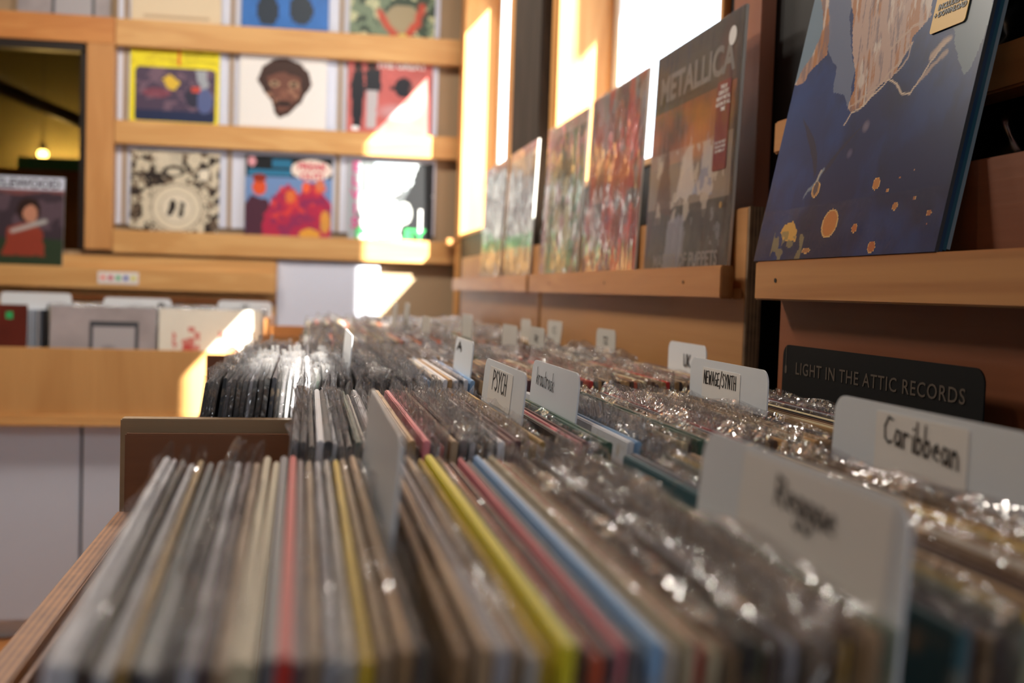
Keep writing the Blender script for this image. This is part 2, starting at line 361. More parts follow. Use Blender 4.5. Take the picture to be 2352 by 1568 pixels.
# windows: frames, sills and sashes
def window(n, y0, y1, z0, z1, sash):
    w = empty('window_%d' % n, (.62, (y0+y1)/2, z0+CAM), None, None); w['kind'] = 'structure'
    d = (y1-y0)/2; h = z1-z0
    bx = lambda nm, a, b, c, e, f, g, m: box(nm, a, b, c, e, f, g, m, w, .001)
    bx('far_jamb', -.08, .045, d-.012, d, 0, h, M_jamb); bx('near_jamb', -.08, .045, -d, -d+.012, 0, h, M_jamb)
    bx('head', -.08, .045, -d+.012, d-.012, h-.012, h, M_jamb); bx('sill', -.075, .045, -d+.012, d-.012, 0, .012, M_jamb)
    if sash:
        for a, b in ((d-.062, d-.012), (-d+.012, -d+.05)): bx('sash_stile', .045, .07, a, b, .0, h, M_sash)
        bx('sash_rail', .045, .07, -d+.05, d-.062, .012, .05, M_sash); bx('sash_rail', .045, .07, -d+.05, d-.062, h-.03, h, M_sash)
        g = plastic('window_glass', rough=.02, haze=.0, crinkle=0, gloss=.04, tint=(.97, .99, 1)); bx('pane', .055, .059, -d+.05, d-.062, .05, h-.03, g)
    return w
window(1, 1.37, 2.36, .215, .94, True); window(2, 2.95, 3.86, .19, 1.12, True); window(3, .113, .682, .508, .785, False)
# unseen slabs added outside to clip the sunbeams through the windows
struct(box('sun_blocker', 1.62, 1.635, .02, .64, FL, 4.5, M_sash)); struct(box('sun_blocker', 1.62, 1.635, 1.60, 2.13, FL, 4.5, M_sash)); struct(box('sun_blocker', 1.62, 1.635, .99, 1.26, 1.72, 4.5, M_sash))
# casings on the right wall
struct(box('trim_1', .53, .549, 1.221, 1.309, .0, 1.2, M_stud)); struct(box('trim_2', .538, .549, 2.363, 2.41, .0, 1.2, M_jamb))
struct(box('trim_3', .538, .549, 2.76, 2.93, .0, 1.3, M_jamb)); struct(box('trim_4', .538, .549, 3.862, 3.94, -.2, 1.3, M_jamb))
o = box('timber_post', .515, .549, 2.415, 2.755, FL, 1.7, M_timber, bevel=.004); tag(o, 'dark weathered timber post between the two windows', 'post')
o = box('window_shelf', .500, .537, 3.875, 3.945, .165, .187, M_pineY); tag(o, 'short pale wood sill board at the back right corner', 'sill')

# ------------------------------------------------------------------ BACK WALL DISPLAY
disp = []
for z0, z1, nm in ((.83, .925, 'top'), (.484, .568, 'middle'), (.095, .178, 'bottom')):
    r = empty('display_ledge', BW(.01, 0, z0), f'{nm} pine ledge board holding record covers on the back wall', 'shelf', 'pine display ledges on the back wall', A3)
    bm = bmesh.new(); bm_box(bm, -.615, .625, 0, .014, 0, z1-z0); finish(bm, 'lip_board', M_pine, r, bevel=.002)
    bm = bmesh.new(); bm_box(bm, -.615, .625, .015, .044, 0, .018); finish(bm, 'shelf_board', M_pine, r)
for z0, z1, nm in ((.20, .482, 'lower'), (.57, .826, 'middle'), (.93, 1.3, 'upper')):
    tag(bwbox('backing_board', -.604, .545, .036, .0445, z0, z1, M_white, bevel=0), f'white backing board behind the {nm} row of wall covers', 'backing board', 'white backing boards on the back wall')
    for i, u in enumerate((-.575, -.205, .185)):
        tag(bwbox('tan_strip', u-.007, u+.007, .030, .0355, z0, z1, M_beige, bevel=0), f'narrow tan upright strip left of the {["first", "second", "third"][i]} cover, {nm} row of the back wall', 'strip', 'tan strips between wall covers')
struct(bwbox('trim_5', -.70, -.607, -.005, .044, .105, .83, M_pineV)); struct(bwbox('trim_6', -1.4, -.607, -.006, .044, .831, .925, M_beam))
struct(bwbox('trim_7', -1.4, -.71, .0, .044, .80, .83, M_dark)); struct(bwbox('trim_8', -.725, -.701, .01, .044, .105, .80, M_dark))
o = empty('lower_ledge', BW(-.7, 0, -.035), 'long low pine ledge under the dark interior window', 'shelf', None, A3)
bm = bmesh.new(); bm_box(bm, -.7, .672, -.03, -.012, 0, .075); finish(bm, 'lip_board', M_pine, o, bevel=.002)
bm = bmesh.new(); bm_box(bm, -.7, .672, -.011, .044, .012, .118); finish(bm, 'riser_board', M_pine, o, bevel=.002)
struct(bwbox('trim_9', -1.4, -.03, .0, .044, -.16, -.036, M_plyback)); 
struct(bwbox('trim_10', -1.4, -.03, -.012, .044, -.075, -.058, M_hard))
tag(bwbox('white_board', -.027, .345, .02, .044, -.40, .088, M_white), 'plain white board on the wall under the bottom ledge', 'board')
tk = tag(bwbox('dot_label', -.646, -.507, -.033, -.0315, -.017, .026, M_label, bevel=0), 'small white card with five coloured dots on the low ledge', 'label')
for i, c in enumerate(('#f07a72', '#c22a50', '#3fae7a', '#2a4bb0', '#d8cf3c')):
    disc('dot', .0085, .0008, plain('dot_'+'abcde'[i], c, .5, noise=0), tk, (-.052+.026*i, -.0009, .0215), (math.pi/2, 0, 0))
# room behind the interior window
olive = plain('olive_wall', '#5b5434', .8)
struct(bwbox('wall_beyond', -2.6, .2, 1.3, 1.35, -.6, 1.9, olive)); struct(bwbox('ceiling_beyond', -2.6, .2, .12, 1.3, 1.3, 1.35, plain('olive_ceiling', '#3c371f', .8)))
bwglass = plastic('interior_glass', rough=.03, haze=.0, crinkle=0, gloss=.08, tint=(.75, .72, .6))
w4 = bwbox('window_4', -1.30, -.712, .07, .076, .10, .80, bwglass, bevel=0); struct(w4)
o = tag(bwbox('cabinet', -1.8, -.72, .75, 1.05, FL, .45, plain('brown_cabinet', '#6a3a12', .5), bevel=.004), 'brown cabinet seen through the interior window', 'cabinet')
o = tag(bwbox('green_box', -1.17, -.92, .78, 1.0, .451, .505, plain('green_paint', '#1f6a4c', .5), bevel=.004), 'dark green box on the cabinet behind the interior window', 'box')
for u, n, z, nm in ((-1.17, 1.14, .555, 'left'), (-.95, 1.2, .56, 'right-hand')):
    L0 = empty('light_bulb', BW(u, n, z), f'{nm} glowing bulb hanging behind the interior window', 'light bulb', 'bulbs behind the interior window')
    bm = bmesh.new(); bmesh.ops.create_uvsphere(bm, u_segments=14, v_segments=10, radius=.022); finish(bm, 'bulb', MATS.get('bulb_glow') or emis('bulb_glow', '#ffd27a', 25), L0, smooth=True)
    bm = bmesh.new(); bmesh.ops.create_cone(bm, cap_ends=True, segments=12, radius1=.014, radius2=.011, depth=.035); finish(bm, 'socket', M_dark, L0, (0, 0, .036))
    bm = bmesh.new(); bmesh.ops.create_cone(bm, cap_ends=True, segments=6, radius1=.002, radius2=.002, depth=.8); finish(bm, 'cord', M_dark, L0, (0, 0, .45))
    li = bpy.data.lights.new('bulb_light', 'POINT'); li.energy = 11; li.color = (1, .68, .28); li.shadow_soft_size = .03
    lo = bpy.data.objects.new('bulb_light', li); COL.objects.link(lo); lo.location = BW(u, n+.03, z-.04)
for k in range(1): # slanted duct/pipe across the room beyond
    a, b = Vector(BW(-1.9, 1.0, 1.05)), Vector(BW(-.6, 1.1, .55)); d = b-a
    bm = bmesh.new(); bmesh.ops.create_cone(bm, cap_ends=True, segments=12, radius1=.03, radius2=.03, depth=d.length)
    o = finish(bm, 'ceiling_pipe', M_dark, None, (a+b)/2, d.to_track_quat('Z', 'Y').to_euler(), smooth=True); tag(o, 'dark slanted pipe high up behind the interior window', 'pipe')

# ---- covers on the back wall
def art_yellow():
    a = Art(70, '#e8d820', .18); a.blobs('#c9b21a', 8, .6, 11, .6, 0, 1, .72, 1, 26); a.rect(.53, .56, .74, 1, '#d8421e'); a.rect(.0, .52, .9, .93, '#a83a1a', .5); a.rect(.6, .96, .86, .89, '#5c5a12', .5); a.rect(.6, .96, .79, .81, '#5c5a12', .5)
    m = ((np.abs(a.u-.51) < .45)&(np.abs(a.v-.36) < .34)); m &= ~((np.abs(a.u-.51) > .40)&(np.abs(a.v-.36) > .29)&(np.hypot(np.abs(a.u-.51)-.40, np.abs(a.v-.36)-.29) > .05)); a.put(m.astype(float), '#4a3c52')
    mm = m.astype(float); f = fbm(a.u, a.v, 7, 9, 3); a.put(mm*(f > .58), '#7a6070', .7); a.put(mm*(a.v < .16), '#1f2a4c')
    a.poly([(.36, .56), (.45, .62), (.56, .52), (.5, .42), (.42, .44)], '#d8b43a'); a.poly([(.72, .68), (.85, .7), (.88, .5), (.8, .42)], '#a8b0b8', .8, .05); a.ell(.72, .35, .1, .14, '#2b2c40'); a.ell(.84, .3, .09, .16, '#54608c'); a.rect(.68, .78, .4, .47, '#c2483a'); a.ell(.3, .38, .16, .06, '#8c3f4c', .6); return a
def art_mask():
    a = Art(80, '#e4e0dc', .18); a.rect(.25, .85, .965, .99, '#d05a5a', .7)
    P = [(.2, .62), (.25, .78), (.38, .89), (.52, .92), (.68, .86), (.79, .74), (.83, .58), (.76, .47), (.7, .34), (.55, .18), (.46, .14), (.4, .22), (.37, .36), (.28, .48)]
    a.poly(P, '#3a241e', 1, .02); a.poly([(.3, .66), (.5, .74), (.7, .66), (.7, .45), (.58, .26), (.46, .22), (.4, .4)], '#6a4236', 1, .03)
    f = fbm(a.u, a.v, 12, 12, 40); a.put(((f > .6)&(np.hypot(a.u-.5, a.v-.5) < .2)).astype(float), '#9a7058', .8)
    for x in (.4, .62): a.ell(x, .58, .06, .035, '#b89878', .8); a.ell(x, .58, .03, .03, '#1c1110')
    a.ell(.51, .33, .1, .03, '#1c1110'); a.ell(.51, .45, .05, .06, '#7d5242'); a.rect(.04, .96, .02, .04, '#a8a29c', .3); return a
def art_great():
    a = Art(70, '#b8605c', .18); a.mottle(.5, 6, 4); a.poly([(.07, .08), (.04, .6), (.06, .8), (.18, .82), (.2, .55), (.17, .08)], '#1e2028', 1, .03); a.ell(.12, .86, .05, .07, '#3a2a28'); a.ell(.28, .88, .06, .06, '#3a2a28')
    a.poly([(.21, .55), (.2, .82), (.38, .84), (.39, .55)], '#23252c', 1, .03); a.poly([(.23, .08), (.23, .56), (.36, .56), (.34, .08)], '#b4aeb0', 1, .03); a.ell(.66, .62, .11, .13, '#22222a'); a.rect(.5, .66, .58, .63, '#22222a'); a.ell(.6, .3, .3, .12, '#c9b8bc', .5, 1); a.ell(.85, .55, .14, .25, '#d08078', .6, 1); a.rect(.05, .14, .05, .1, '#eee'.replace('eee', 'eeeeee')); return a
def art_disc():
    a = Art(80, '#d0c4ac', .14); a.blobs('#2c2420', 11, .53, 8, 1, sy=10); a.blobs('#6b5a4a', 18, .6, 18, .9); a.ell(.52, .3, .31, .31, '#c9bda6'); a.ell(.52, .3, .29, .29, '#8c7f6c'); a.ell(.52, .3, .275, .275, '#d8ccb4'); a.ell(.52, .3, .19, .19, '#b4a892'); a.ell(.52, .3, .175, .175, '#dcd0ba')
    a.poly([(.44, .36), (.48, .42), (.52, .36), (.5, .28), (.46, .2), (.41, .22), (.44, .3)], '#2a2420', 1, .02); a.poly([(.56, .38), (.62, .36), (.6, .28), (.58, .18), (.53, .2), (.56, .3)], '#2a2420', 1, .02)
    a.ell(.82, .72, .06, .07, '#e2d8c4'); a.rect(.28, .58, .72, 1, '#cfc4ae', .8); a.ell(.48, .75, .13, .07, '#2c2420'); a.ell(.48, .74, .08, .04, '#cfc4ae'); return a
def art_pop():
    a = Art(80, '#6e8cba', .14); a.rect(0, 1, .74, 1, '#16181c'); a.rect(.03, .52, .76, .82, '#2d7aa0', .9); a.rect(.3, .52, .85, .95, '#2d7aa0', .8); a.ell(.76, .84, .24, .13, '#ead8cc'); a.ell(.07, .92, .05, .06, '#d898a0')
    a.poly([(0, 0), (0, .4), (.08, .5), (.26, .46), (.34, .25), (.34, 0)], '#4c2838', 1, .04); a.ell(.16, .6, .08, .1, '#d8542c'); a.ell(.16, .72, .08, .05, '#8c2c1c')
    a.poly([(.2, 0), (.22, .25), (.36, .55), (.5, .66), (.62, .5), (.66, .6), (.78, .68), (.95, .5), (1, .4), (1, 0)], '#b02848', 1, .06); a.blobs('#7c2a58', 9, .55, 30, .7, .3, 1, 0, .5); a.blobs('#d8403c', 12, .62, 31, .9, .3, .95, .2, .62); a.ell(.52, .5, .06, .08, '#e07a34', .8); a.ell(.86, .64, .06, .08, '#d8703c', .9); a.ell(.7, .62, .05, .07, '#e8603c'); a.ell(.93, .2, .06, .14, '#d8a040', .8); a.ell(.75, .04, .12, .07, '#d89a3a'); return a
def art_bw():
    a = Art(80, '#b8c0c4', .14); a.blobs('#3c4044', 6, .52, 60, .9, .1, 1, .1, 1); a.rect(.14, .3, .6, 1, '#2a2c2e', .8); a.poly([(.62, 0), (.6, .4), (.75, .75), (.82, .98), (1, 1), (1, 0)], '#191a1d', 1, .05); a.rect(.3, .72, .8, 1, '#a4b2bc', .9)
    a.ell(.36, .74, .11, .16, '#d8d8d6'); a.poly([(.16, 0), (.14, .45), (.25, .58), (.5, .56), (.66, .35), (.6, 0)], '#c8cac8', 1, .05); a.line([(.3, .4), (.62, .58)], .03, '#3a3a3c'); a.ell(.66, .35, .09, .14, '#a8aaa8'); a.rect(.84, .88, .1, .4, '#d0d0d0'); a.rect(0, .13, .0, 1, '#17181a', .3); return a
def art_blue():
    a = Art(40, '#2c6cb8'); a.mottle(.3, 8, 2); a.ell(.3, .35, .13, .16, '#1d2c3c'); a.ell(.68, .38, .14, .16, '#22303e'); a.rect(.35, .7, .05, .08, '#8c8c9c', .6); return a
def art_dragon():
    a = Art(50, '#6f7f66'); a.blobs('#2c3c30', 6, .5, 70, .9, sy=9); a.blobs('#b8b890', 8, .62, 71); a.ell(.62, .35, .2, .16, '#9c8c6c'); a.line([(.35, .4), (.5, .2), (.62, .12), (.78, .3), (.85, .5)], .04, '#b8402c', 1, .05); a.ell(.62, .1, .1, .1, '#c8b050'); return a
def art_cream():
    a = Art(30, '#d8c4a4'); a.rect(.12, .88, .2, .24, '#a88a6a', .7); a.rect(.2, .8, .1, .13, '#a88a6a', .7); return a
def art_wood():
    a = Art(70, '#3c3038'); a.rect(0, 1, .84, 1, '#c8ccdc'); a.blobs('#5c4a54', 6, .55, 21, .8, 0, 1, .4, .84); a.rect(0, 1, 0, .3, '#2c3a28'); a.poly([(.2, .84), (.5, .78), (.8, .83), (1, .8), (1, .86), (.2, .86)], '#7c4a48', .8); a.ell(.62, .62, .13, .14, '#2c1c18'); a.ell(.64, .58, .08, .1, '#b88068'); a.poly([(.35, .1), (.4, .42), (.6, .48), (.78, .4), (.8, .1)], '#8c3a2a', 1, .04); a.line([(.45, .38), (.8, .5)], .025, '#b8b4b0', .8); return a
def art_grey():
    a = Art(60, '#9a9294'); a.mottle(.5, 5, 33); a.rect(.36, .84, .0, .86, '#3f4248'); a.rect(.40, .80, .0, .81, '#a4a0a4'); a.ell(.55, .58, .1, .08, '#3a3c42', .6, 1); return a
def art_hands():
    a = Art(60, '#dcd8cc'); a.mottle(.14, 5, 44); 
    for cx in (.28, .72): a.ell(cx, .45, .09, .22, '#b83c3c', .9); a.blobs('#c05048', 16, .55, 45, .8, cx-.14, cx+.12, .3, .85)
    return a
def place_cover(name, art, w, h, t, label, cat='record cover', group=None, mat=None, side=None, sleeve=False):
    o = link(name, cover_mesh(name, art, w, h, t, side or M_card, mat or M_art)); tag(o, label, cat, group); return o
LEANB = rad(-3.0)
def on_back(o, u, z, n=.0155, h=.31): 
    o.location = BW(u, n, z); o.rotation_euler = (rad(-1.8), 0, A3); return o
wt = M_label
g_ = 'covers displayed on the back wall'
cv = {}
for key, fn, u, z, lab in (('y', art_yellow, -.4025, .503, 'yellow cover with a rounded dark picture on the middle ledge'),
                          ('m', art_mask, -.02, .503, 'white cover with a dark brown mask face on the middle ledge'),
                          ('g', art_great, .367, .503, 'dusty red cover with standing figures, half in sunlight, middle ledge'),
                          ('d', art_disc, -.395, .128, 'cream and black collage cover with a big disc on the bottom ledge'),
                          ('p', art_pop, .008, .128, 'blue and crimson cover with a pale speech bubble on the bottom ledge'),
                          ('b', art_bw, .381, .128, 'black and white guitarist cover with pink and green letters'),
                          ('c', art_cream, -.40, .87, 'cream cover cut off at the top left of the wall'),
                          ('u', art_blue, -.018, .87, 'bright blue cover cut off at the top of the wall'),
                          ('r', art_dragon, .37, .87, 'mottled green cover with red streaks at the top of the wall'),
                          ('x', art_grey, -.78, .885, 'dark grey cover high at the far left of the wall')):
    o = place_cover('record_cover', fn(), .312, .347 if key in 'ymg' else .342, .004, lab, group=g_); on_back(o, u, z); cv[key] = o
    if key == 'x': o.location = BW(u, -.001, .9255)
pink = plain('pink_ink', '#c83a80', .5, noise=0); green = plain('green_ink', '#2c9c50', .5, noise=0); redi = plain('red_ink', '#c8344c', .5, noise=0); wh = plain('white_ink', '#e8e4e0', .5, noise=0); bki = plain('dark_ink', '#2a2a30', .5, noise=0)
text('title_text', 'THE GREAT', .032, wh, cv['g'], .04, .318, sx=1.1, bold=.0012)
text('title_text', 'FREAK\nOUT!', .036, redi, cv['p'], .082, .288, sx=1, bold=.0014)
for i, ch in enumerate('ELVIS'): text('title_text', ch, .055, pink, cv['b'], -.132, .315-.052*i, bold=.002)
text('title_text', 'PRESLEY', .062, green, cv['b'], .0, .068, sx=1.15, bold=.002)
ow = place_cover('record_cover', art_wood(), .312, .312, .004, 'dark cover of a seated figure on the low ledge, cropped by the left edge', group='covers on the low ledge')
ow.location = BW(-.927, -.0165, .0405); ow.rotation_euler = (rad(-3.5), 0, A3)
text('title_text', 'HAZLEWOOD', .042, bki, ow, 0, .286, sx=1.05, bold=.0012)

# ------------------------------------------------------------------ BACK BENCH with front-facing bins
bb = empty('back_bench', (-.75, 3.2, FL+CAM), 'low bench of record bins with plywood front and white doors by the back wall', 'bench')
def loc(p, nm, x0, x1, y0, y1, z0, z1, mat, bev=.0012):   # world coordinates -> child of p
    b = box(nm, x0-p.location.x, x1-p.location.x, y0-p.location.y, y1-p.location.y, z0+CAM-p.location.z, z1+CAM-p.location.z, mat, p, bev); return b
loc(bb, 'front_panel', -1.7, -.12, 3.2, 3.218, -.388, -.2, M_plyback); loc(bb, 'trim_strip', -1.7, -.12, 3.19, 3.2185, -.42, -.389, M_pine)
loc(bb, 'bin_floor', -1.7, -.12, 3.219, 3.9, -.42, -.40, M_hard); loc(bb, 'rear_panel', -1.7, -.12, 3.60, 3.615, -.399, -.20, M_hard); loc(bb, 'side_panel', -.119, -.10, 3.2, 3.6, -.42, -.1, M_pineY)
for a, b in ((-1.7, -1.058), (-1.05, -.628), (-.62, -.30), (-.292, -.12)): loc(bb, 'door', a, b, 3.225, 3.243, -.985, -.424, M_cab, .002)
loc(bb, 'carcass', -1.7, -.11, 3.246, 3.9, -.985, -.421, M_dark); loc(bb, 'plinth', -1.68, -.12, 3.27, 3.88, FL, -.986, M_sash)
def stand(o, x, y, z, lean=-4, rz=0): o.location = (x, y, z+CAM); o.rotation_euler = (rad(lean), 0, rz); return o
gb = 'covers facing out of the back bench'
red_a = Art(30, '#5a2014'); red_a.mottle(.6, 4, 9); red_a.rect(.8, .88, .88, .94, '#2c9c5c')
stand(place_cover('record_cover', art_grey(), .29, .312, .004, 'grey cover with a dark square frame in the back bench', group=gb), -.573, 3.235, -.392)
stand(place_cover('record_cover', art_hands(), .29, .312, .004, 'cream cover with red figures in the back bench, partly sunlit', group=gb), -.275, 3.235, -.392)
stand(place_cover('record_cover', red_a, .29, .312, .004, 'dark red cover with a green spot at the left of the back bench', group=gb), -.925, 3.235, -.392)
for i in range(7):
    bm = bmesh.new(); bm_box(bm, -.0022, .0022, -.15, .15, 0, .305)
    o = finish(bm, 'vinyl_record', plain('bench_jacket_'+'abcdefg'[i], ['#8c98a8', '#b4bcc8', '#7c8ca0', '#a8a8ac', '#5c6470', '#26262a', '#1a1a1c'][i], .5), None, (-.775+.0078*i, 3.40, -.399+CAM)); tag(o, f'thin grey or black record on edge, {["first", "second", "third", "fourth", "fifth", "sixth", "seventh"][i]} right of the dark red bench cover', 'record', 'records on edge in the back bench')
tabs_b = []
for i, (x0, x1, zt, lab) in enumerate(((-.86, -.668, -.046, 'white divider card above the dark red cover in the back bench'), (-.58, -.39, -.053, 'white divider card above the grey cover in the back bench'), (-.257, -.10, -.053, 'white divider card above the cream cover in the back bench'))):
    o = prism('divider_card', rrect(x0, x1, -.30, zt, .012), -.001, .001, M_tab, None, (0, 3.285, CAM)); tag(o, lab, 'divider', 'divider cards in the back bench')
    if i: handwriting('handwriting', ('', 'B', 'T')[i], o, ((x0+x1)/2-.01) if i == 2 else x1-.035, x1-.02 if i != 2 else (x0+x1)/2+.01, zt-.02, .014, .004, -.0012)
# more records standing behind the front covers
BACKS = []
for x0, n in ((-.573, 7), (-.275, 6)):
    BACKS.append((x0, n))

# ------------------------------------------------------------------ RIGHT WALL display ledges and panels
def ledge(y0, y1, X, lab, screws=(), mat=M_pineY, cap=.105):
    r = empty('display_ledge', (X, (y0+y1)/2, CAM), lab, 'shelf', 'pine display ledges on the right wall')
    d = (y1-y0)/2
    box('lip_board', 0, .016, -d, d, 0, .038, mat, r, .0015)
    box('shelf_board', .0165, .028, -d+.002, d, 0, .012, mat, r)
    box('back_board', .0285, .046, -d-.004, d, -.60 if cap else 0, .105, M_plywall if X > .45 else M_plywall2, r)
    for y in screws: disc('screw_hole', .0022, .001, M_screw, r, (-.0001, y-(y0+y1)/2, .019), (0, math.pi/2, 0), 10)
    return r
l1 = ledge(1.148, 2.215, .462, 'middle pine ledge on the right wall holding three wrapped covers', (1.27, 1.63, 2.02))
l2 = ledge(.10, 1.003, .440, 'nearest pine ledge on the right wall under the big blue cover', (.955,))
l3 = ledge(2.262, 3.45, .466, 'farthest pine ledge on the right wall by the back corner', (2.6,))
r = box('upper_rung', .50, .53, .1, 1.105, .16, .195, M_pineY, bevel=.002); r.name = 'upper_ledge'; tag(r, 'small upper pine ledge on the right wall behind the blue cover', 'shelf')
o = box('end_board', .4925, .5095, 1.12, 1.143, -.6, .108, M_edgeX, bevel=.0008); 
bpy.data.objects.remove(o)
# plywood edges at the near end of the middle ledge's back board
box('edge_veneer', .0285, .046, -.5385-.004, -.5376, -.60, .105, M_edgeX, l1, 0)
# crumpled black foil-like sheeting on the dark wall, right of the blue cover
def foil():
    bm = bmesh.new(); bmesh.ops.create_grid(bm, x_segments=60, y_segments=40, size=.5)
    r_ = np.random.RandomState(2)
    for v in bm.verts:
        x, y = v.co.x, v.co.y; v.co = Vector((.006*math.sin(23*x+9*math.sin(13*y))*math.sin(31*y+5*math.sin(17*x))+r_.uniform(-.0015, .0015), x*.75, y*.36))
    bmesh.ops.solidify(bm, geom=bm.faces[:], thickness=.001)
    m, nt, b = base('black_film'); b.inputs['Base Color'].default_value = c4('#0a0a0a'); b.inputs['Roughness'].default_value = .22
    return finish(bm, 'black_sheeting', m, None, (.538, .62, .18+CAM), smooth=True)
tag(foil(), 'crumpled black plastic sheeting on the wall at the right edge', 'sheeting')

# ---- covers standing on the right wall ledges; front faces -X (local x runs towards the camera)
def on_right(o, X, yc, z, lean): o.location = (X, yc, z+CAM); o.rotation_euler = (rad(-lean), 0, -math.pi/2); return o
RZ = -math.pi/2
def uvb(zx, zy):   # artwork layout points, measured in the enlarged crop of the cover, to cover u,v
    x, y = 1650+zx*.5102, zy*.5102
    xl = 1711+(589-y)*.234; xr = 2140+(571-y)*.2505; s = (x-xl)/(xr-xl); zA, zB = 1.035, .705
    t = s*zA/(zB*(1-s)+s*zA); D = (1-t)*zA+t*zB; yb = 589-18*s; return t, (yb-y)/(.315*2450/D*.985)
def art_big():
    a = Art(230, '#1c3a66'); u, v = a.u, a.v
    P = lambda L: [uvb(*p) for p in L]
    f = fbm(u, v, 5, 5, 80, 5); g = fbm(u, v, 9, 6, 90, 5)
    a.put(np.clip(1.1-v*1.7, 0, 1), '#161a40', .85); a.put(np.clip((f-.45)*5, 0, 1), '#2b5480', .55); a.put(np.clip((g-.5)*5, 0, 1), '#121c3c', .7)
    a.put(np.clip(1-u*2.3, 0, 1)*np.clip(1-abs(v-.45)*2.6, 0, 1), '#3f628c', .55)
    a.put(np.clip((v-.6)*4, 0, 1), '#23517e', .5)
    a.c = np.clip(a.c**1.1*np.array([.40, .66, 1.1]), 0, 1)
    j = .035
    a.poly(P([(300, -400), (380, 0), (345, 180), (310, 335), (355, 300), (420, 180), (455, 60), (470, -400)]), '#7e94a4', .9, j)
    a.poly(P([(430, -300), (440, 60), (400, 180), (350, 260), (315, 335), (345, 320), (400, 240), (462, 180), (478, 90), (480, -300)]), '#b88e78', 1, j)
    a.poly(P([(480, -300), (470, 180), (500, 250), (485, 370), (540, 375), (560, 440), (592, 250), (575, 60), (560, -300)]), '#6e7892', .95, j, 12)
    a.poly(P([(570, -300), (575, 60), (578, 150), (590, 250), (590, 350), (556, 430), (575, 455), (640, 405), (700, 335), (770, 280), (830, 170), (870, 90), (950, -10), (960, -300)]), '#c4a496', 1, j, 22)
    st = fbm(u+v*.25, v, 60, 8, 140, 3); cre = ((a.c[..., 0] > .33)).astype(float)
    a.put(cre*np.clip((st-.52)*12, 0, 1), '#b5733c', .8); a.put(cre*np.clip((fbm(u+v*.25, v, 70, 10, 170, 3)-.56)*12, 0, 1), '#6c6270', .6); a.put(cre*np.clip((fbm(u+v*.2, v, 50, 12, 180, 3)-.6)*12, 0, 1), '#e0d0c4', .8)
    a.poly(P([(1068, -200), (1078, 90), (1092, 200), (1120, 250), (1160, 210), (1195, 110), (1240, 0), (1260, -200)]), '#75848c', .85, j, 32)
    a.line(P([(535, 515), (570, 455), (640, 412), (690, 355), (745, 300), (790, 318), (808, 365), (850, 362), (890, 300), (950, 205), (1040, 92)]), .0032, '#d8c0a8', .95, .02)
    a.line(P([(560, 420), (660, 365), (760, 255), (865, 115)]), .004, '#cdb09c', .8, .03); a.line(P([(890, 300), (960, 220), (1035, 150)]), .006, '#c8a890', .7, .03); a.line(P([(960, 170), (1045, 85)]), .010, '#c8a890', .9, .03)
    a.line(P([(780, 260), (840, 190), (860, 120)]), .004, '#cdb09c', .8, .02); a.line(P([(760, 150), (860, 50), (935, 15)]), .004, '#cdb09c', .8, .02)
    a.poly(P([(345, 483), (375, 530), (402, 590), (413, 660), (407, 740), (396, 765), (391, 690), (374, 600)]), '#221a34', .9)
    a.poly(P([(430, 742), (470, 685), (540, 598), (640, 498), (655, 486), (600, 545), (520, 640), (470, 715), (440, 748)]), '#221c38', .85)
    a.line(P([(445, 722), (405, 790), (350, 850)]), .006, '#94a0a8', .7, .03); a.line(P([(436, 730), (400, 800)]), .004, '#c8b8a4', .8, .03)
    a.poly(P([(240, 1020), (262, 985), (300, 972), (318, 1010), (312, 1062), (250, 1060)]), '#d8a24c', 1, .01); a.blobs('#8c7c54', 22, .56, 200, .8, uvb(200, 1100)[0], uvb(335, 1100)[0], .0, .085)
    a.put(((abs(u-.10) < .14)*(abs(v-.2) < .07)).astype(float)*0, '#5a4450')
    for (x, y, rx, ry, c) in ((466, 980, 34, 64, '#c87a34'), (686, 790, 16, 28, '#c47c3c'), (580, 1003, 12, 21, '#c06c34'), (773, 897, 12, 19, '#c07a40'), (737, 822, 6, 10, '#c07a40'), (799, 760, 4, 8, '#b87444'), (866, 858, 7, 11, '#a0603c'), (937, 930, 11, 16, '#b0683c'), (658, 1094, 17, 28, '#b86434'), (355, 1108, 18, 12, '#b07444'), (404, 820, 17, 34, '#b88450'), (870, 720, 3, 5, '#c09070'), (925, 987, 3, 5, '#b07050')):
        cu, cvv = uvb(x, y); ru = abs(uvb(x+rx, y)[0]-cu); rv = abs(uvb(x, y-ry)[1]-cvv)
        a.ell(cu, cvv, ru*1.08, rv*1.05, '#e0b070', .9); a.ell(cu, cvv, ru*.9, rv*.9, c)
    cu, cvv = uvb(405, 812); a.ell(cu, cvv, .014, .02, '#20304c', .8)
    cu, cvv = uvb(640, 518); a.ell(cu, cvv, .022, .02, '#8c7c8c', .7, 1); cu, cvv = uvb(562, 648); a.ell(cu, cvv, .018, .016, '#6c6484', .7, 1)
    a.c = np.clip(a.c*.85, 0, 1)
    return a
bigL = 11.5
for k in range(4):
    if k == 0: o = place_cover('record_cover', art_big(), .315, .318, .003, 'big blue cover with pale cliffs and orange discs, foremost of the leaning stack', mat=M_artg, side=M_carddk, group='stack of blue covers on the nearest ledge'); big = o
    else:
        aa = Art(4, ['#1c3a66', '#2a6a86', '#d0d4d4'][k-1]); o = place_cover('record_cover', aa, .315, .318, .003, f'blue-edged copy {["directly", "second", "third"][k-1]} behind the big blue cover in the leaning stack', side=plain('edge_'+'xyz'[k-1], ['#12304c', '#1a4454', '#6c7880'][k-1], .35), group='stack of blue covers on the nearest ledge')
    on_right(o, .4405+k*.0037, .852+.001*k, .0385+.0008*k, bigL)
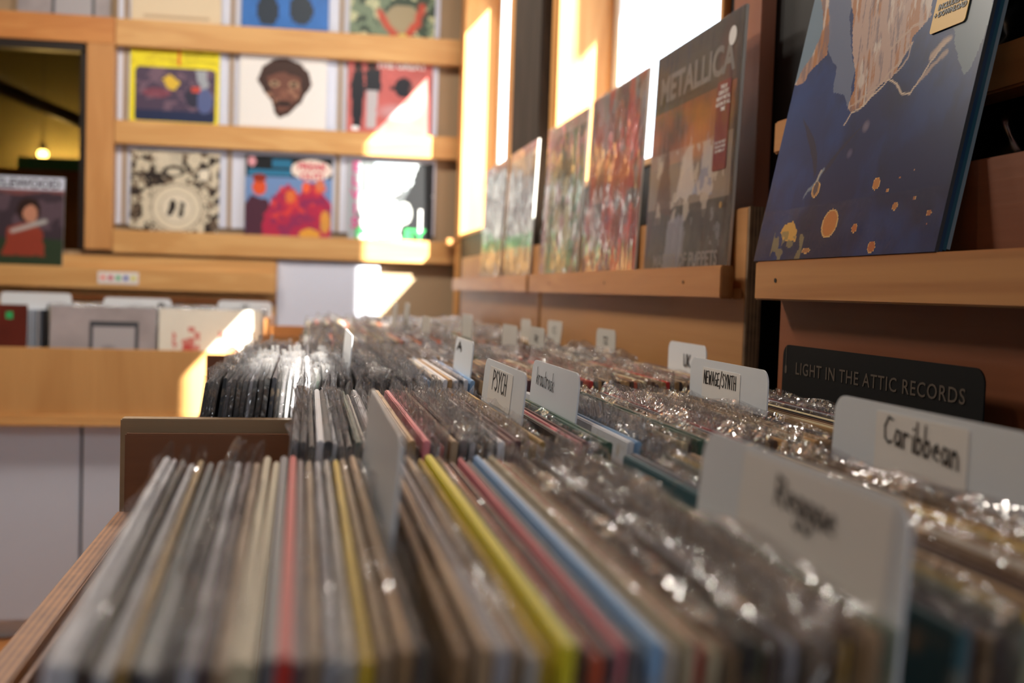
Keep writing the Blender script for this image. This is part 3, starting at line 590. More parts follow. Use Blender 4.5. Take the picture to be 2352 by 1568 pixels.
# shrink-wrap seam crumpled along its lower edge
def shrink(parent, w=.317, h=.05, z0=-.0005):
    bm = bmesh.new(); nx, nz = 180, 14; G = []
    r_ = random.Random(4); ph = [r_.uniform(0, 6) for _ in range(8)]
    for j in range(nz+1):
        z = z0+h*j/nz; row = []
        for i in range(nx+1):
            x = -w/2+w*i/nx; e = math.exp(-((z-.016-.004*x/w)/.004)**2)
            y = -.0008-.0014*e*abs(math.sin(x*520+2*math.sin(x*70+ph[0])))*(.5+.5*math.sin(x*90+ph[1])) - .0004*math.sin(x*60+ph[2])*math.sin(z*120)
            row.append(bm.verts.new((x, y, z)))
        G.append(row)
    for j in range(nz):
        for i in range(nx): bm.faces.new((G[j][i], G[j][i+1], G[j+1][i+1], G[j+1][i]))
    return finish(bm, 'shrink_wrap', plastic('shrink_film', rough=.08, haze=0, crinkle=.3, scale=60, gloss=.08, tint=(.98, .98, .98)), parent, smooth=True)
shrink(big)
stk = prism('sticker', rrect(.082, .128, .176, .212, .003), -.0014, -.001, plain('yellow_sticker', '#d8a628', .45, noise=.02), big); 
text('sticker_text', 'INCLUDES LP\n+ DOWNLOAD', .006, M_ink, big, .105, .193, -.0017, bold=.0003)

def art_metal():  # colours include reflections in the wrap, painted into the art
    a = Art(120, '#3a3634'); u, v = a.u, a.v; a.mottle(.5, 5, 7)
    a.put(np.clip((v-.62)*6, 0, 1), '#352c28', .8); a.put(((v > .50)&(v < .74)).astype(float)*np.clip(fbm(u, v, 6, 8, 301)*2-.5, 0, 1), '#a8582c', .9)
    a.put(((v > .32)&(v < .56)).astype(float), '#a89484', .5); a.poly([(.1, .3), (.22, .62), (.34, .28)], '#4c2c28', .8, .05); a.poly([(.36, .34), (.5, .6), (.62, .34)], '#c4b8b0', .8, .06); a.poly([(.58, .34), (.72, .6), (.8, .34)], '#8894b0', .6, .05)
    a.ell(.6, .56, .22, .09, '#c8793c', .7, 1); a.blobs('#c8b8a8', 14, .6, 305, .6, .1, .9, .25, .55); a.blobs('#2c2c30', 10, .5, 306, .8, 0, 1, .0, .28); a.blobs('#7c7c84', 26, .66, 307, .6, .3, .9, .0, .28, 20); a.poly([(.25, 0), (.3, .26), (.5, .27), (.45, 0)], '#8c8c98', .6, .04)
    a.put((v > .93).astype(float), '#26201e', .6); a.ell(.85, .8, .12, .2, '#5c241e', .7, 1); a.rect(.97, 1, 0, 1, '#2c2624'); return a
def art_red():
    a = Art(90, '#8c4a38'); u, v = a.u, a.v; a.blobs('#4c4240', 7, .46, 401, .85, sy=6); a.blobs('#8c8c8c', 9, .6, 402, .7, sy=5); a.blobs('#b8341c', 8, .62, 403, .85, sy=4); a.rect(0, 1, 0, .35, '#7c2c30', .55); a.blobs('#d8432c', 14, .6, 404, .8, 0, 1, 0, .4, 3); a.rect(.1, .8, .42, .66, '#b86438', .45); return a
def art_grn():
    a = Art(80, '#7c7c60'); u, v = a.u, a.v; a.blobs('#3c4a3c', 7, .5, 411, .8, sy=5); a.blobs('#c4b88c', 9, .6, 412, .8, sy=5); a.blobs('#b87c88', 6, .62, 413, .6, sy=9); a.blobs('#4c8c60', 12, .64, 414, .8, sy=5); a.rect(0, .1, 0, 1, '#c8849c', .6); a.rect(0, 1, .93, 1, '#c8a89c', .6); return a
def art_pale(seed):
    a = Art(60, '#a8a8ac'); a.blobs('#4c5058', 6, .5, seed, .75, 0, 1, .35, .9, 5); a.rect(0, 1, .26, .36, '#4c9c5c', .9); a.rect(0, 1, 0, .26, '#b89c74', .9); a.blobs('#e0e0e0', 9, .58, seed+1, .8, 0, 1, .35, .95, 6); a.rect(0, 1, .93, 1, '#c8888c', .6); return a
def wrinkle_sleeve(parent, w=.322, h=.322, amp=.0022, seed=1, mat=None):
    r_ = random.Random(seed); bm = bmesh.new(); nx, nz = 70, 36; G = []
    K = [(r_.uniform(60, 260), r_.uniform(-30, 30), r_.uniform(0, 6), r_.uniform(.4, 1)) for _ in range(6)]
    for j in range(nz+1):
        z = h*j/nz; row = []
        for i in range(nx+1):
            x = -w/2+w*i/nx; e = sum(c*math.sin(a*x+b*z+p+1.2*math.sin(z*25+p)) for a, b, p, c in K)/3
            y = -.0012-amp*abs(e); row.append(bm.verts.new((x, y, z)))
        G.append(row)
    for j in range(nz):
        for i in range(nx): bm.faces.new((G[j][i], G[j][i+1], G[j+1][i+1], G[j+1][i]))
    return finish(bm, 'plastic_sleeve', mat or M_wrap, parent, (0, 0, 0), smooth=True)
gr = 'wrapped covers on the right wall'
met = on_right(place_cover('record_cover', art_metal(), .314, .322, .004, 'dark wrapped cover with a tall dark red sticker, nearest on the middle ledge', mat=M_artg, group=gr), .4815, 1.337, .020, 2.0)
text('title_text', 'METALLICA', .05, plain('silver_ink', '#7c7672', .4, noise=.1), met, .0, .268, sx=1.05, bold=.0016); text('title_text', 'MASTER OF PUPPETS', .026, plain('silver_ink', '#9a948e'), met, .005, .028, sx=1, bold=.0005)
s_ = prism('sticker', rrect(.088, .131, .135, .243, .003), -.0009, -.0004, plain('maroon_sticker', '#7a1c22', .4, noise=.02), met)
text('sticker_text', 'THE #1\nGREATEST\nHEAVY METAL\nALBUM OF ALL\nTIME', .0068, wh, met, .1095, .222, -.0012, bold=.0001); text('sticker_text', 'FOR THE FIRST\nTIME IN YEARS\nON VINYL LP', .0052, wh, met, .1095, .163, -.0012)
disc('sticker', .0115, .0005, wh, met, (.125, -.0008, .293), (math.pi/2, 0, 0)); disc('sticker', .004, .0005, plain('gold_sticker', '#a87c2c', .4), met, (.125, -.0008, .092), (math.pi/2, 0, 0))
wrinkle_sleeve(met, .316, .323, .0006, 9, plastic('smooth_wrap', rough=.1, haze=.01, crinkle=.4, scale=6, gloss=.2))
o = on_right(place_cover('record_cover', art_red(), .312, .322, .004, 'red and orange cover in wrinkled plastic, middle one of the middle ledge', group=gr), .4815, 1.70, .020, 2.4); wrinkle_sleeve(o, .32, .326, .0026, 3)
o = on_right(place_cover('record_cover', art_grn(), .312, .318, .004, 'green and beige cover in wrinkled plastic, farthest on the middle ledge', group=gr), .4815, 2.045, .020, 2.4); wrinkle_sleeve(o, .32, .322, .0028, 5)
for i, yc in enumerate((2.49, 2.86)):
    o = on_right(place_cover('record_cover', art_pale(500+9*i), .312, .322, .004, ['nearer', 'farther'][i]+' pale wrapped cover with a green band on the farthest ledge', group=gr), .4855, yc, .020, 2.4); wrinkle_sleeve(o, .325, .322, .003, 7+i)
o = tag(box('paper_notice', .5365, .5375, 2.37, 2.44, .13, .36, M_label, bevel=0), 'small pale paper pinned beside the far window', 'paper')
bpy.data.objects.remove(o)

# ------------------------------------------------------------------ RECORD BINS
def bin_(y0, y1, xl, near_top, far_top, lab, near_mat, rail=-.21):
    b = empty('record_bin', (.15, (y0+y1)/2, FL+CAM), lab, 'record bin', 'record bins along the right wall')
    loc(b, 'side_rail', xl, xl+.018, y0+.0185, y1-.0105, -.42, rail, M_rail, .001); loc(b, 'inner_panel', xl+.0185, xl+.0225, y0+.0185, y1-.0105, -.404, rail-.006, M_hard, .0005)
    loc(b, 'near_panel', xl-.001, .463, y0, y0+.018, -.42, near_top, near_mat, .0012)
    loc(b, 'far_panel', xl+.006, .463, y1-.010, y1-.002, -.42, far_top, M_beam if y1 > 1.9 else M_hard, .0012)  # far bins in orange wood: sunlight put into their colour
    loc(b, 'bin_floor', xl+.018, .463, y0+.0185, y1-.0105, -.42, -.4055, M_hard, 0)
    loc(b, 'base_cabinet', xl+.03, .463, y0+.02, y1-.003, FL, -.4205, M_cab, .001)
    return b
M_nearpanel = wood('grey_brown_plywood', '#8c7050', '#ab8c66', 0, .8)
bin_(.205, 1.018, -.164, -.2, -.139, 'nearest record bin with a worn brown side rail', M_hard)
bin_(1.020, 1.80, -.163, -.127, -.118, 'second record bin, its plywood end panel rising behind the nearest records', M_nearpanel)
bin_(1.803, 2.60, -.105, -.118, -.12, 'third record bin with a sunlit-orange wooden end, in front of the white board', M_beam)  # orange puts the sun on this end into its colour
bin_(2.603, 3.19, -.105, -.125, -.12, 'farthest record bin before the back wall', M_beam)

# --- shared meshes
def jacket_mesh(w, h, t):
    bm = bmesh.new(); bm_box(bm, -w/2, w/2, 0, t, 0, h)
    bmesh.ops.bevel(bm, geom=bm.edges[:], offset=.0008, segments=2, affect='EDGES')
    me = bpy.data.meshes.new('jacket'); bm.to_mesh(me); bm.free(); me.materials.append(M_jacket)
    for p in me.polygons: p.use_smooth = False
    return me
JM = [jacket_mesh(w, h, t) for w, h, t in ((.313, .3135, .0028), (.315, .3155, .0034), (.312, .3145, .0022), (.314, .3165, .0042), (.310, .3125, .0030))]
JT = [.0028, .0034, .0022, .0042, .0030]
def sleeve_data(seed, t, flap, amp, full=True):
    """open polythene outer sleeve: two films joined at the sides, floppy crumpled lip above the jacket"""
    r_ = random.Random(seed); nx = 44
    zs = ([0, .12, .2] if full else [.2])+[.25, .28, .30, .311, .3165]+[.3165+flap*k for k in (.25, .5, .75, 1)]
    K = [(r_.uniform(25, 70), r_.uniform(0, 6), r_.uniform(.5, 1)) for _ in range(3)]+[(r_.uniform(110, 300), r_.uniform(0, 6), r_.uniform(.12, .35)) for _ in range(4)]
    top = [(r_.uniform(18, 60), r_.uniform(0, 6)) for _ in range(3)]; fold = r_.uniform(-1, 1)
    V = []; F = []
    for side in (0, 1):
        off = len(V)
        for z in zs:
            a = max(0, z-.3165)/flap; low = max(0, (z-.27)/.05)
            for i in range(nx+1):
                x = -.1615+.323*i/nx
                w = sum(c*math.sin(k*x+p+ (z*160 if k > 100 else z*30)) for k, p, c in K)/2.2
                w2 = sum(c*math.sin(k*x*1.07+p+side*1.7+(z*140 if k > 100 else 0)) for k, p, c in K)/2.2
                gap = (.0007+.0009*min(1, low)*abs(w2))
                y = (-gap if side == 0 else t+gap)*(1-.55*a)+(t/2)*(.55*a) + amp*a*(w+fold*.7*a) + (.0012*a*(1 if side else -1))*w2
                zz = z+(sum(math.sin(k*x+p) for k, p in top)/3*.0045*a if a > 0 else 0)
                V.append((x, y, zz))
        n = nx+1
        for j in range(len(zs)-1):
            for i in range(nx): F.append((off+j*n+i, off+j*n+i+1, off+(j+1)*n+i+1, off+(j+1)*n+i))
    n = nx+1; o2 = len(zs)*n
    for j in range(len(zs)-1):
        for i in (0, nx): F.append((j*n+i, (j+1)*n+i, o2+(j+1)*n+i, o2+j*n+i))
    return V, F
def sleeve_set(seed, flaps, amps, mt=None):
    out = []
    for k, (fl, am) in enumerate(zip(flaps, amps)):
        V, F = sleeve_data(seed+k, .003, fl, am)
        me = bpy.data.meshes.new('plastic_sleeve'); me.from_pydata(V, [], F); me.materials.append(mt or M_film)
        for p in me.polygons: p.use_smooth = True
        out.append(me)
    return out
SMS = sleeve_set(100, (.0025, .004, .003, .005, .0035, .006), (.0008, .0012, .001, .0016, .0012, .0018))
M_filmT = plastic('polythene_lip', rough=.07, haze=.10, crinkle=1.0, scale=42, gloss=.62, ridge=True)
SMT = sleeve_set(120, (.007, .009, .012, .010, .014, .008), (.0022, .003, .004, .0035, .0045, .003), M_filmT)
def tall(row, x):
    if row == 1: return random.random() < (.12 if x < .06 else .04)
    if row == 2: return random.random() < (.8 if x < .028 or .058 < x < .116 or .19 < x < .212 or .265 < x < .30 else .2)
    return random.random() < (.85 if x < .112 else .25)
def lean(x): return float(np.interp(x, [-.11, 0, .16, .30, .46], [9, 4.5, 5, .8, .2]))
ZB = -.405
def put_edge(o, xt, yc, jit=0, zr=0):
    """stand a card of the rows on the bin floor so that its top comes at xt"""
    th = rad(lean(xt)); o.location = (xt-.315*math.sin(th), yc, ZB+CAM+zr); o.rotation_euler = Euler((-th, 0, -math.pi/2+jit)); return o
PAL = {  # word: sRGB
 'white': '#d6d6dc', 'off-white': '#c9c2b8', 'cream': '#cbbd9c', 'tan': '#a07c50', 'beige': '#a88c6c', 'brown': '#583822', 'dark brown': '#3c2c24', 'black': '#16161a', 'charcoal': '#222228', 'grey': '#66646a', 'pale grey': '#a9a9b0', 'mauve': '#5c4448', 'yellow': '#c8a824', 'bright yellow': '#d8cc28', 'gold': '#a5823c', 'coral': '#d8603c', 'pink': '#dc8088', 'red': '#b82418', 'pale blue': '#7ea2c8', 'blue': '#2c4c80', 'navy': '#182036', 'teal': '#3c5c64', 'green': '#2c4c3c', 'olive': '#4c4c2c', 'maroon': '#5a2a2e', 'grey-green': '#7c8470'}
def rec(row, x, y, col, sleeve, gap, yj=.003):
    k = 3 if (not sleeve and gap > .0044) else random.choice([q for q in range(5) if JT[q] < gap-.0007] or [2]); o = link('vinyl_record', JM[k]); jit = random.uniform(-.004, .004)+(.036*min(1, max(0, -x/.06)) if row == 1 else 0)
    put_edge(o, x, y+random.uniform(-yj, yj), jit, 0); c = np.array(lin(PAL[col])); c = np.clip(c*random.uniform(.85, 1.15), 0, 1); o.color = (*c, 1)
    if sleeve:
        s = link('plastic_sleeve', random.choice(SMT if tall(row, x) else SMS), o)
    return o
def divider(x, y0, y1, ztab, lab, textspec=None, mat=None, full=None, name='divider_card', sticker=True, label_box=(.28, .8, .18, .9), cat='divider', ink_w=.0019, row=None):
    """12-inch card with a rounded half-width tab; row=(ymin,ymax) of the card body"""
    yc = (row[0]+row[1])/2; w = row[1]-row[0]; b = .300; t = ztab-ZB; lx = lambda y: yc-y   # local x grows towards the camera
    a0, a1 = lx(y1), lx(y0); r = .011
    if full: pts = rrect(-w/2, w/2, 0, t, r, corners=(0, 1, 1, 0)); a0, a1 = -w/2, w/2
    else:
        pts = [(-w/2, 0), (w/2, 0), (w/2, b)] + ([(a1, b)] if a1 < w/2-.002 else []) 
        top = rrect(a0, a1, b, t, r); top = top[7:21]      # the two upper rounded corners
        pts += top + ([(a0, b)] if a0 > -w/2+.002 else []) + [(-w/2, b)]
    th = rad(lean(x)); o = prism(name, pts, -.0006, .0006, mat or M_tab); put_edge(o, x, yc)
    o.location.x = x-(t)*math.sin(th)
    tag(o, lab, cat)
    if textspec:
        s, l0, l1, z0, z1, h, wd, sl = textspec
        W = a1-a0; H = t-b
        if sticker:
            st = prism('label_sticker', rrect(a0+W*label_box[0], a0+W*label_box[1], b+H*label_box[2]-.004, b+H*label_box[3], .0015), -.0010, -.0007, M_label, o)
        handwriting('handwriting', s, o, a0+W*l0, a0+W*l1, b+H*(z0+z1)/2, h, wd, -.0012, sl)
    return o
R1, R2, R3 = (.266, .582), (.618, .945), (1.052, 1.372)
D = {}
D['blank'] = (1, .036, divider(.036, .385, .580, -.053, 'plain grey-white divider standing blank in the nearest row', row=R1))
D['reg'] = (1, .168, divider(.168, .268, .425, -.054, 'big blurred white divider with handwritten Reggae in the nearest row', ('Reggae', .47, .74, .68, .86, .0100, .0012, -.05), row=R1, label_box=(.27, .95, .1, .95)))
D['car'] = (1, .309, divider(.309, .404, .580, -.054, 'white divider with handwritten Caribbean near the right wall', ('Caribbean', .32, .70, .66, .84, .0135, .0013, -.07), row=R1, label_box=(.27, .74, .25, .92)))
D['psy'] = (2, .152, divider(.152, .722, .893, -.055, 'white divider with handwritten PSYCH in the second row', ('PSYCH', .28, .62, .62, .8, .0155, .0013, 0), row=R2, label_box=(.17, .74, .40, .90)))
D['kra'] = (2, .190, divider(.190, .722, .878, -.055, 'white divider with handwritten krautrock in the second row', ('krautrock', .15, .54, .66, .84, .0125, .0008, -.02), row=R2, sticker=False))
D['new'] = (2, .355, divider(.355, .775, .945, -.055, 'white divider with handwritten NEWAGE/SYNTH in the second row', ('NEWAGE/SYNTH', .215, .64, .6, .78, .0115, .0010, 0), row=R2, label_box=(.19, .69, .40, .86)))
sg = divider(.4485, .640, .948, -.0415, 'black divider with faint words LIGHT IN THE ATTIC RECORDS by the right wall', row=(.640, .948), full=True, mat=plain('black_divider_plastic', '#070606', .7, spec=.15), cat='divider')
dimt = plain('faint_brown_print', '#4e4237', .6, noise=.1)
text('title_text', 'LIGHT IN THE ATTIC RECORDS', .0158, dimt, sg, .004, .3420, -.0009, sx=1.06, bold=.0001, spacing=1.12)
prism('cord_mark', [(-.147, .344), (-.1462, .344), (-.1462, .363), (-.147, .363)], -.0009, -.0007, dimt, sg); prism('bulb_mark', rrect(-.1485, -.1445, .3365, .344, .0015), -.0009, -.0007, dimt, sg)
D['thin'] = (3, .047, divider(.047, 1.075, 1.27, -.048, 'thin bluish-white divider seen edge-on in the third row', row=R3))
D['mid'] = (3, .172, divider(.172, 1.090, 1.220, -.052, 'white divider with a dark mark, left of the PSYCH divider in the third row', ('A', .15, .4, .75, .9, .009, .003, 0), row=R3, sticker=False))
D['far3'] = (3, .444, divider(.444, 1.135, 1.262, -.054, 'grey-white divider behind the NEWAGE/SYNTH divider, against the plywood', ('UK', .45, .62, .35, .85, .014, .002, 0), row=R3, sticker=False))
for i, (x, y0, y1, s, zt, lab) in enumerate(((.432, 1.455, 1.555, 'TZ', -.050, 'small grey divider with a dark mark against the plywood, right of the others'), (.305, 1.53, 1.65, 'I', -.050, 'left one of two pale dividers standing close together in the fourth row'), (.330, 1.46, 1.56, 'R', -.050, 'right one of two pale dividers standing close together in the fourth row'), (.405, 1.91, 2.0, None, -.05, 'faint small divider just behind the close pair of pale dividers'), (.445, 1.83, 1.945, 'C', -.05, 'grey divider in front of the plywood, far right of the fifth row'), (.19, 2.25, 2.36, None, -.03, 'small sunlit white divider far back in the rows, left one'), (.215, 2.25, 2.35, None, -.03, 'small sunlit white divider far back in the rows, right one'), (.22, 1.90, 2.03, None, -.05, 'pale blurred divider in the middle of the fifth row'), (.30, 1.93, 2.06, None, -.045, 'grey blurred divider right of the middle of the fifth row'))):
    rr = (1.39, 1.70) if y0 < 1.8 else ((1.85, 2.16) if y0 < 2.2 else (2.18, 2.49))
    yy1 = min(y1, rr[1]); divider(x, y0, yy1, zt, lab, (s, .40, .62, .6, .8, .010, .0016, 0) if s and s in GL or s == 'TZ' else None, row=rr, sticker=False, mat=plain('aged_divider_plastic', '#b4b0a8', .45, noise=.05))

# --- nearest row, left to right
X1 = lambda px: (px-704)*(.000243 if px > 704 else .000208)
keys1 = [(390, 'white'), (411, 'white'), (432, 'dark brown'), (453, 'pale grey'), (473, 'gold'), (494, 'charcoal'), (515, 'grey'), (536, 'black'), (556, 'white'), (577, 'mauve'), (598, 'beige'), (618, 'cream'), (638, 'cream'), (657, 'grey'), (677, 'red'), (697, 'mauve'), (715, 'beige'), (733, 'pale grey'), (751, 'off-white'), (770, 'yellow'), (788, 'beige'), (806, 'tan'), (824, 'black'), (840, 'dark brown'), (872, 'tan'), (889, 'beige'), (906, 'pale grey'), (924, 'beige'), (941, 'off-white'), (958, 'yellow'), (975, 'bright yellow'), (994, 'brown'), (1012, 'coral'), (1030, 'mauve'), (1048, 'pink'), (1066, 'grey'), (1083, 'pale blue'), (1100, 'off-white'), (1117, 'cream'), (1134, 'red'), (1151, 'cream'), (1168, 'tan'), (1186, 'black'), (1204, 'olive'), (1222, 'brown'), (1240, 'pale grey'), (1257, 'tan'), (1274, 'tan'), (1292, 'gold'), (1310, 'black'), (1328, 'tan'), (1345, 'beige'), (1362, 'grey-green'), (1379, 'beige'), (1397, 'mauve')]
xs1 = sorted([(X1(p), c) for p, c in keys1])
x = X1(1412); tail = ['mauve', 'teal', 'grey', 'beige', 'grey', 'grey-green', 'yellow', 'gold', 'beige', 'dark brown', 'brown', 'tan', 'beige', 'off-white', 'tan', 'beige', 'yellow', 'gold', 'brown', 'tan', 'beige', 'pale grey', 'beige', 'tan', 'black', 'gold', 'tan', 'beige', 'grey', 'tan', 'beige', 'brown', 'green', 'tan', 'gold', 'dark brown', 'tan', 'beige', 'brown', 'teal', 'navy', 'teal', 'black', 'navy', 'teal', 'black']
while x < .447: xs1.append((x, tail[len(xs1) % len(tail)] if len(xs1)-len(keys1) >= len(tail) else tail[len(xs1)-len(keys1)])); x += random.uniform(.0052, .0066)
# --- second row
keys2 = [(-.006, 'grey'), (-.001, 'charcoal'), (.004, 'black'), (.0085, 'white'), (.0130, 'charcoal'), (.0175, 'white'), (.022, 'grey'), (.0265, 'black'), (.031, 'green'), (.0355, 'off-white'), (.040, 'pale grey'), (.0445, 'grey'), (.049, 'black'), (.053, 'olive'), (.057, 'white'), (.061, 'tan'), (.0655, 'brown'), (.070, 'pink'), (.075, 'mauve'), (.080, 'red'), (.086, 'beige'), (.092, 'mauve'), (.098, 'pale grey'), (.104, 'beige'), (.110, 'off-white'), (.115, 'white'), (.120, 'maroon'), (.125, 'maroon'), (.130, 'tan'), (.135, 'gold'), (.140, 'gold'), (.146, 'dark brown'), (.158, 'dark brown'), (.163, 'pink'), (.1675, 'maroon'), (.172, 'pale blue'), (.177, 'green'), (.1815, 'green'), (.1855, 'pale blue'), (.1955, 'white'), (.200, 'pale blue'), (.205, 'grey'), (.210, 'navy'), (.2155, 'brown'), (.2205, 'cream'), (.2255, 'tan'), (.2305, 'cream'), (.2355, 'charcoal'), (.241, 'green'), (.2465, 'green'), (.252, 'beige'), (.2575, 'brown'), (.263, 'grey'), (.2685, 'red'), (.274, 'beige'), (.280, 'mauve'), (.286, 'beige'), (.292, 'brown'), (.298, 'tan'), (.304, 'black'), (.309, 'black'), (.3145, 'cream'), (.320, 'tan'), (.3255, 'black'), (.3305, 'tan'), (.336, 'cream'), (.3415, 'navy'), (.3465, 'navy'), (.3505, 'black'), (.3605, 'tan'), (.366, 'cream'), (.3715, 'beige'), (.377, 'brown'), (.3825, 'black'), (.388, 'cream'), (.3935, 'mauve'), (.399, 'dark brown'), (.4045, 'pale grey'), (.410, 'maroon'), (.4155, 'dark brown'), (.421, 'brown'), (.4265, 'grey'), (.432, 'dark brown'), (.438, 'black'), (.443, 'charcoal')]
# --- third row
seg3 = [(-.093, -.02, ['black', 'black', 'charcoal', 'black', 'grey', 'black', 'black', 'charcoal', 'pale grey', 'black']), (-.02, .03, ['black', 'green', 'charcoal', 'maroon', 'white', 'grey', 'white', 'white', 'black', 'white']), (.03, .115, ['black', 'charcoal', 'navy', 'black', 'grey', 'dark brown', 'black']), (.115, .168, ['white', 'charcoal', 'white', 'pale blue', 'black', 'off-white', 'white', 'tan']), (.177, .447, ['cream', 'tan', 'brown', 'mauve', 'tan', 'red', 'green', 'tan', 'dark brown', 'beige', 'maroon', 'brown', 'tan', 'tan', 'brown', 'coral', 'tan'])]
keys3 = []; n3 = 0
for a, b, cl in seg3:
    x = a
    while x < b: keys3.append((x, cl[n3 % len(cl)])); n3 += 1; x += random.uniform(.0046, .0058)
VIV = ('coral', 'pink', 'red', 'yellow', 'bright yellow', 'pale blue')
def ordw(n): return f'{n}{"th" if 10 <= n % 100 <= 20 else {1: "st", 2: "nd", 3: "rd"}.get(n % 10, "th")}'
REFS = {1: [(D['blank'][1], 'the blank grey divider'), (D['reg'][1], 'the Reggae divider'), (D['car'][1], 'the Caribbean divider')],
        2: [(D['psy'][1], 'the PSYCH divider'), (D['kra'][1], 'the krautrock divider'), (D['new'][1], 'the NEWAGE/SYNTH divider')],
        3: [(D['thin'][1], 'the thin bluish divider'), (D['mid'][1], 'the dark-marked divider'), (D['far3'][1], 'the rearmost divider')]}
def build_row(row, keys, yc, sl_prob, clearance=.0028):
    refs = REFS[row]; keys = sorted(keys)
    th_ = []
    for k_ in keys:
        if not th_ or k_[0]-th_[-1][0] > (.0039 if row == 1 else .0036): th_.append(k_)
    keys = [(x, c) for x, c in th_ if all(not (-.0012-.0036 < x-r[0] < .0010) for r in refs)]
    rn = {1: 'nearest row', 2: 'second row', 3: 'third row'}[row]; cnt = 0; cur = None
    for i, (x, c) in enumerate(keys):
        seg = max([k for k, r in enumerate(refs) if r[0] < x], default=-1)
        if seg != cur: cur = seg; cnt = 0
        cnt += 1
        ref = f'{ordw(cnt)} from left end, {rn}' if seg < 0 else f'{ordw(cnt)} right of {refs[seg][1].replace("the ", "")}, {rn}'
        sl = random.random() < sl_prob(x) and not (row == 1 and c in VIV); nx_ = keys[i+1][0] if i+1 < len(keys) else x+.005; nr = min([r[0]-.0008 for r in refs if r[0] > x], default=9); o = rec(row, x, yc, c, sl, min(nx_, nr)-x)
        tag(o, f'{c} record{" in clear sleeve" if sl else " jacket"}, {ref}', 'record', f'records filed in the {rn}')
    return len(keys)
n1 = build_row(1, xs1, .420, lambda x: .75 if x < .06 else (.5 if x < .14 else .4))
n2 = build_row(2, keys2, .782, lambda x: .8 if x < .12 else (.45 if x < .3 else .3))
n3 = build_row(3, keys3, 1.212, lambda x: .9 if x < .12 else .45)
print('records', n1, n2, n3)

for (xc, n), nm in zip(BACKS, ('grey', 'cream')):
    for k in range(n):
        o = link('vinyl_record', JM[k % 5]); o.location = (xc+random.uniform(-.004, .004), 3.262+.0062*k if k < 3 else 3.30+.006*k, -.399+CAM); o.rotation_euler = (rad(-3), 0, 0)
        cn = random.choice(['tan', 'cream', 'grey', 'brown', 'off-white']); o.color = (*lin(PAL[cn]), 1); link('plastic_sleeve', SMT[k % 6], o)
        tag(o, f'{cn} sleeved record, {ordw(k+1)} behind the {nm} cover in the back bench', 'record', 'records behind the front covers of the back bench')

# --- the rest of the rows: one object
def far_rows():
    V = []; F = []; C = []; MI = []
    cols = ['tan', 'beige', 'brown', 'dark brown', 'black', 'cream', 'mauve', 'grey', 'tan', 'white', 'maroon', 'charcoal', 'gold', 'olive', 'off-white', 'green', 'coral']
    cols_l = ['black', 'charcoal', 'white', 'black', 'grey', 'dark brown', 'pale grey', 'navy', 'tan']
    for yc, x0, x1, sp in ((1.548, -.085, .447, .8), (2.0, -.0, .447, .6), (2.335, .0, .45, .7), (2.80, .0, .45, .8), (3.072, .02, .45, .8)):
        x = x0; k = 0
        while x < x1:
            L_ = rad(lean(x) if x > .05 or yc < 1.8 else 13*(1-max(0, x)/.05)*.5+7); t = random.choice((.0024, .003, .0036)); w = .1565; h = .3125+random.uniform(-.002, .005); b = len(V)
            xb = x-.315*math.sin(L_); cs, sn = math.cos(L_), math.sin(L_); yo = random.uniform(-.004, .004); dep = w if yc < 3 else .10
            for (lx, ly, lz) in ((-dep, 0, 0), (dep, 0, 0), (dep, t, 0), (-dep, t, 0), (-dep, 0, h), (dep, 0, h), (dep, t, h), (-dep, t, h)):
                V.append((xb+ly*cs+lz*sn, yc+yo-lx, ZB+CAM+lz*cs-ly*sn))
            c = lin(PAL[(cols_l if x < .10 and yc < 1.7 else cols)[random.randrange(9 if x < .10 and yc < 1.7 else 17)]])
            if abs(yc-2.0) < .1 and x < .006: c = lin('#c8d0d4')
            for f in ((0, 3, 2, 1), (4, 5, 6, 7), (0, 1, 5, 4), (1, 2, 6, 5), (2, 3, 7, 6), (3, 0, 4, 7)): F.append(tuple(b+i for i in f)); C.append(c); MI.append(0)
            if random.random() < sp:
                sv, sf = FARS[random.randrange(len(FARS))]; b = len(V)
                for lx, ly, lz in sv: lx *= dep/.1565; V.append((xb+ly*cs+lz*sn, yc+yo-lx, ZB+CAM+lz*cs-ly*sn))
                for f in sf: F.append(tuple(b+i for i in f)); C.append((1, 1, 1)); MI.append(1)
            x += random.uniform(.0048, .0062); k += 1
    me = bpy.data.meshes.new('far_records'); me.from_pydata(V, [], F); me.materials.append(M_jacketF); me.materials.append(M_film_far)
    at = me.attributes.new('art', 'FLOAT_COLOR', 'CORNER'); col = []
    for f, c in zip(F, C): col += [*c, 1]*len(f)
    at.data.foreach_set('color', np.array(col, np.float32)); me.polygons.foreach_set('material_index', MI)
    o = link('far_records', me); tag(o, 'dense rows of sleeved records filling the far bins', 'records', None, 'stuff')
FARS = [sleeve_data(300+k, .003, (.003, .006, .011)[k % 3], (.001, .002, .0035)[k % 3], False) for k in range(6)]
far_rows()

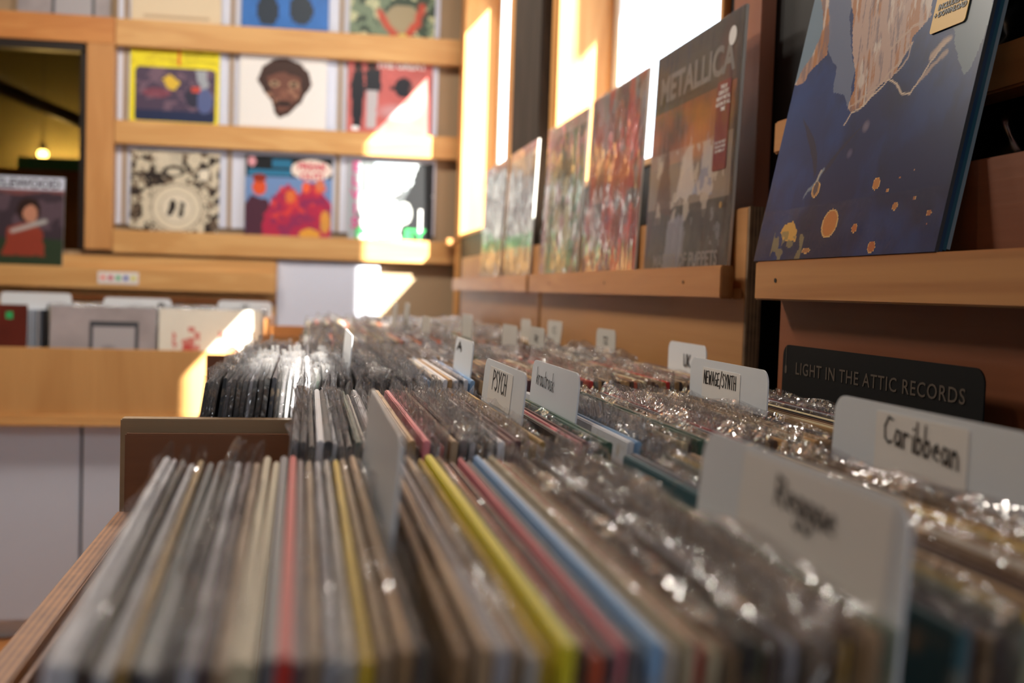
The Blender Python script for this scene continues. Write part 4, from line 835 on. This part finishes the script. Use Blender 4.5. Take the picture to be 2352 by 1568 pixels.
# ------------------------------------------------------------------ LIGHT
def area(name, loc_, target, sx, sy, energy, color):
    l = bpy.data.lights.new(name, 'AREA'); l.shape = 'RECTANGLE'; l.size = sx; l.size_y = sy; l.energy = energy; l.color = color
    o = bpy.data.objects.new(name, l); COL.objects.link(o); o.location = loc_
    o.rotation_euler = (Vector(target)-Vector(loc_)).to_track_quat('-Z', 'Y').to_euler(); return o
sun = bpy.data.lights.new('sun', 'SUN'); sun.energy = 42; sun.color = (1, .93, .80); sun.angle = rad(.6)
so = bpy.data.objects.new('sun', sun); COL.objects.link(so); so.rotation_euler = Vector((-1, 1.3, -1.15)).to_track_quat('-Z', 'Y').to_euler(); so.location = (4, -4, 5)
w = bpy.data.worlds.new('sky'); S.world = w; w.use_nodes = True; bg = w.node_tree.nodes['Background']; bg.inputs[0].default_value = (.88, .94, 1, 1); bg.inputs[1].default_value = 5.0
# added unseen lights: shop-window fill behind the camera, small fills at ceiling height
struct(box('wall_front', -3.3, .70, -2.65, -2.6, FL, 1.75, M_beige))
area('shopfront_fill', (.05, -2.5, 1.75), (-.6, 3.5, 1.3), 1.0, 1.3, 20, (.86, .93, 1))
for i, (x, y, e, sz) in enumerate(((-.9, 2.7, 25, .3), (.05, 2.6, 26, .2), (.30, .35, 1.3, .08), (-.9, 1.2, 3, .1))):
    area('ceiling_fill', (x, y, 2.78), (x, y+.001, 0), sz, sz, e, (1, .90, .77))

area('row_fill', (-.42, 1.75, 2.0), (-.1, 1.3, .9), .12, .12, 7.5, (1, .93, .82))  # added light out of view, brightens the PSYCH divider and rows around it

# ------------------------------------------------------------------ CAMERA
cd = bpy.data.cameras.new('camera'); co = bpy.data.objects.new('camera', cd); COL.objects.link(co); S.camera = co
cd.sensor_width = 36; cd.lens = 2450/2352*36; cd.clip_start = .02; cd.clip_end = 60
co.matrix_world = Matrix.Translation((0, 0, CAM)) @ Matrix.Rotation(rad(-10.99), 4, 'Z') @ Matrix.Rotation(math.pi/2-rad(2.66), 4, 'X') @ Matrix.Rotation(.032, 4, 'Z')
cd.dof.use_dof = True; cd.dof.focus_distance = .87; cd.dof.aperture_fstop = 5.6; cd.dof.aperture_blades = 0
S.view_settings.view_transform = 'Standard'; S.view_settings.look = 'None'; S.view_settings.gamma = 1; S.view_settings.exposure = 0
S.view_settings.use_curve_mapping = False
S.cycles.transparent_max_bounces = 20; S.cycles.max_bounces = 8
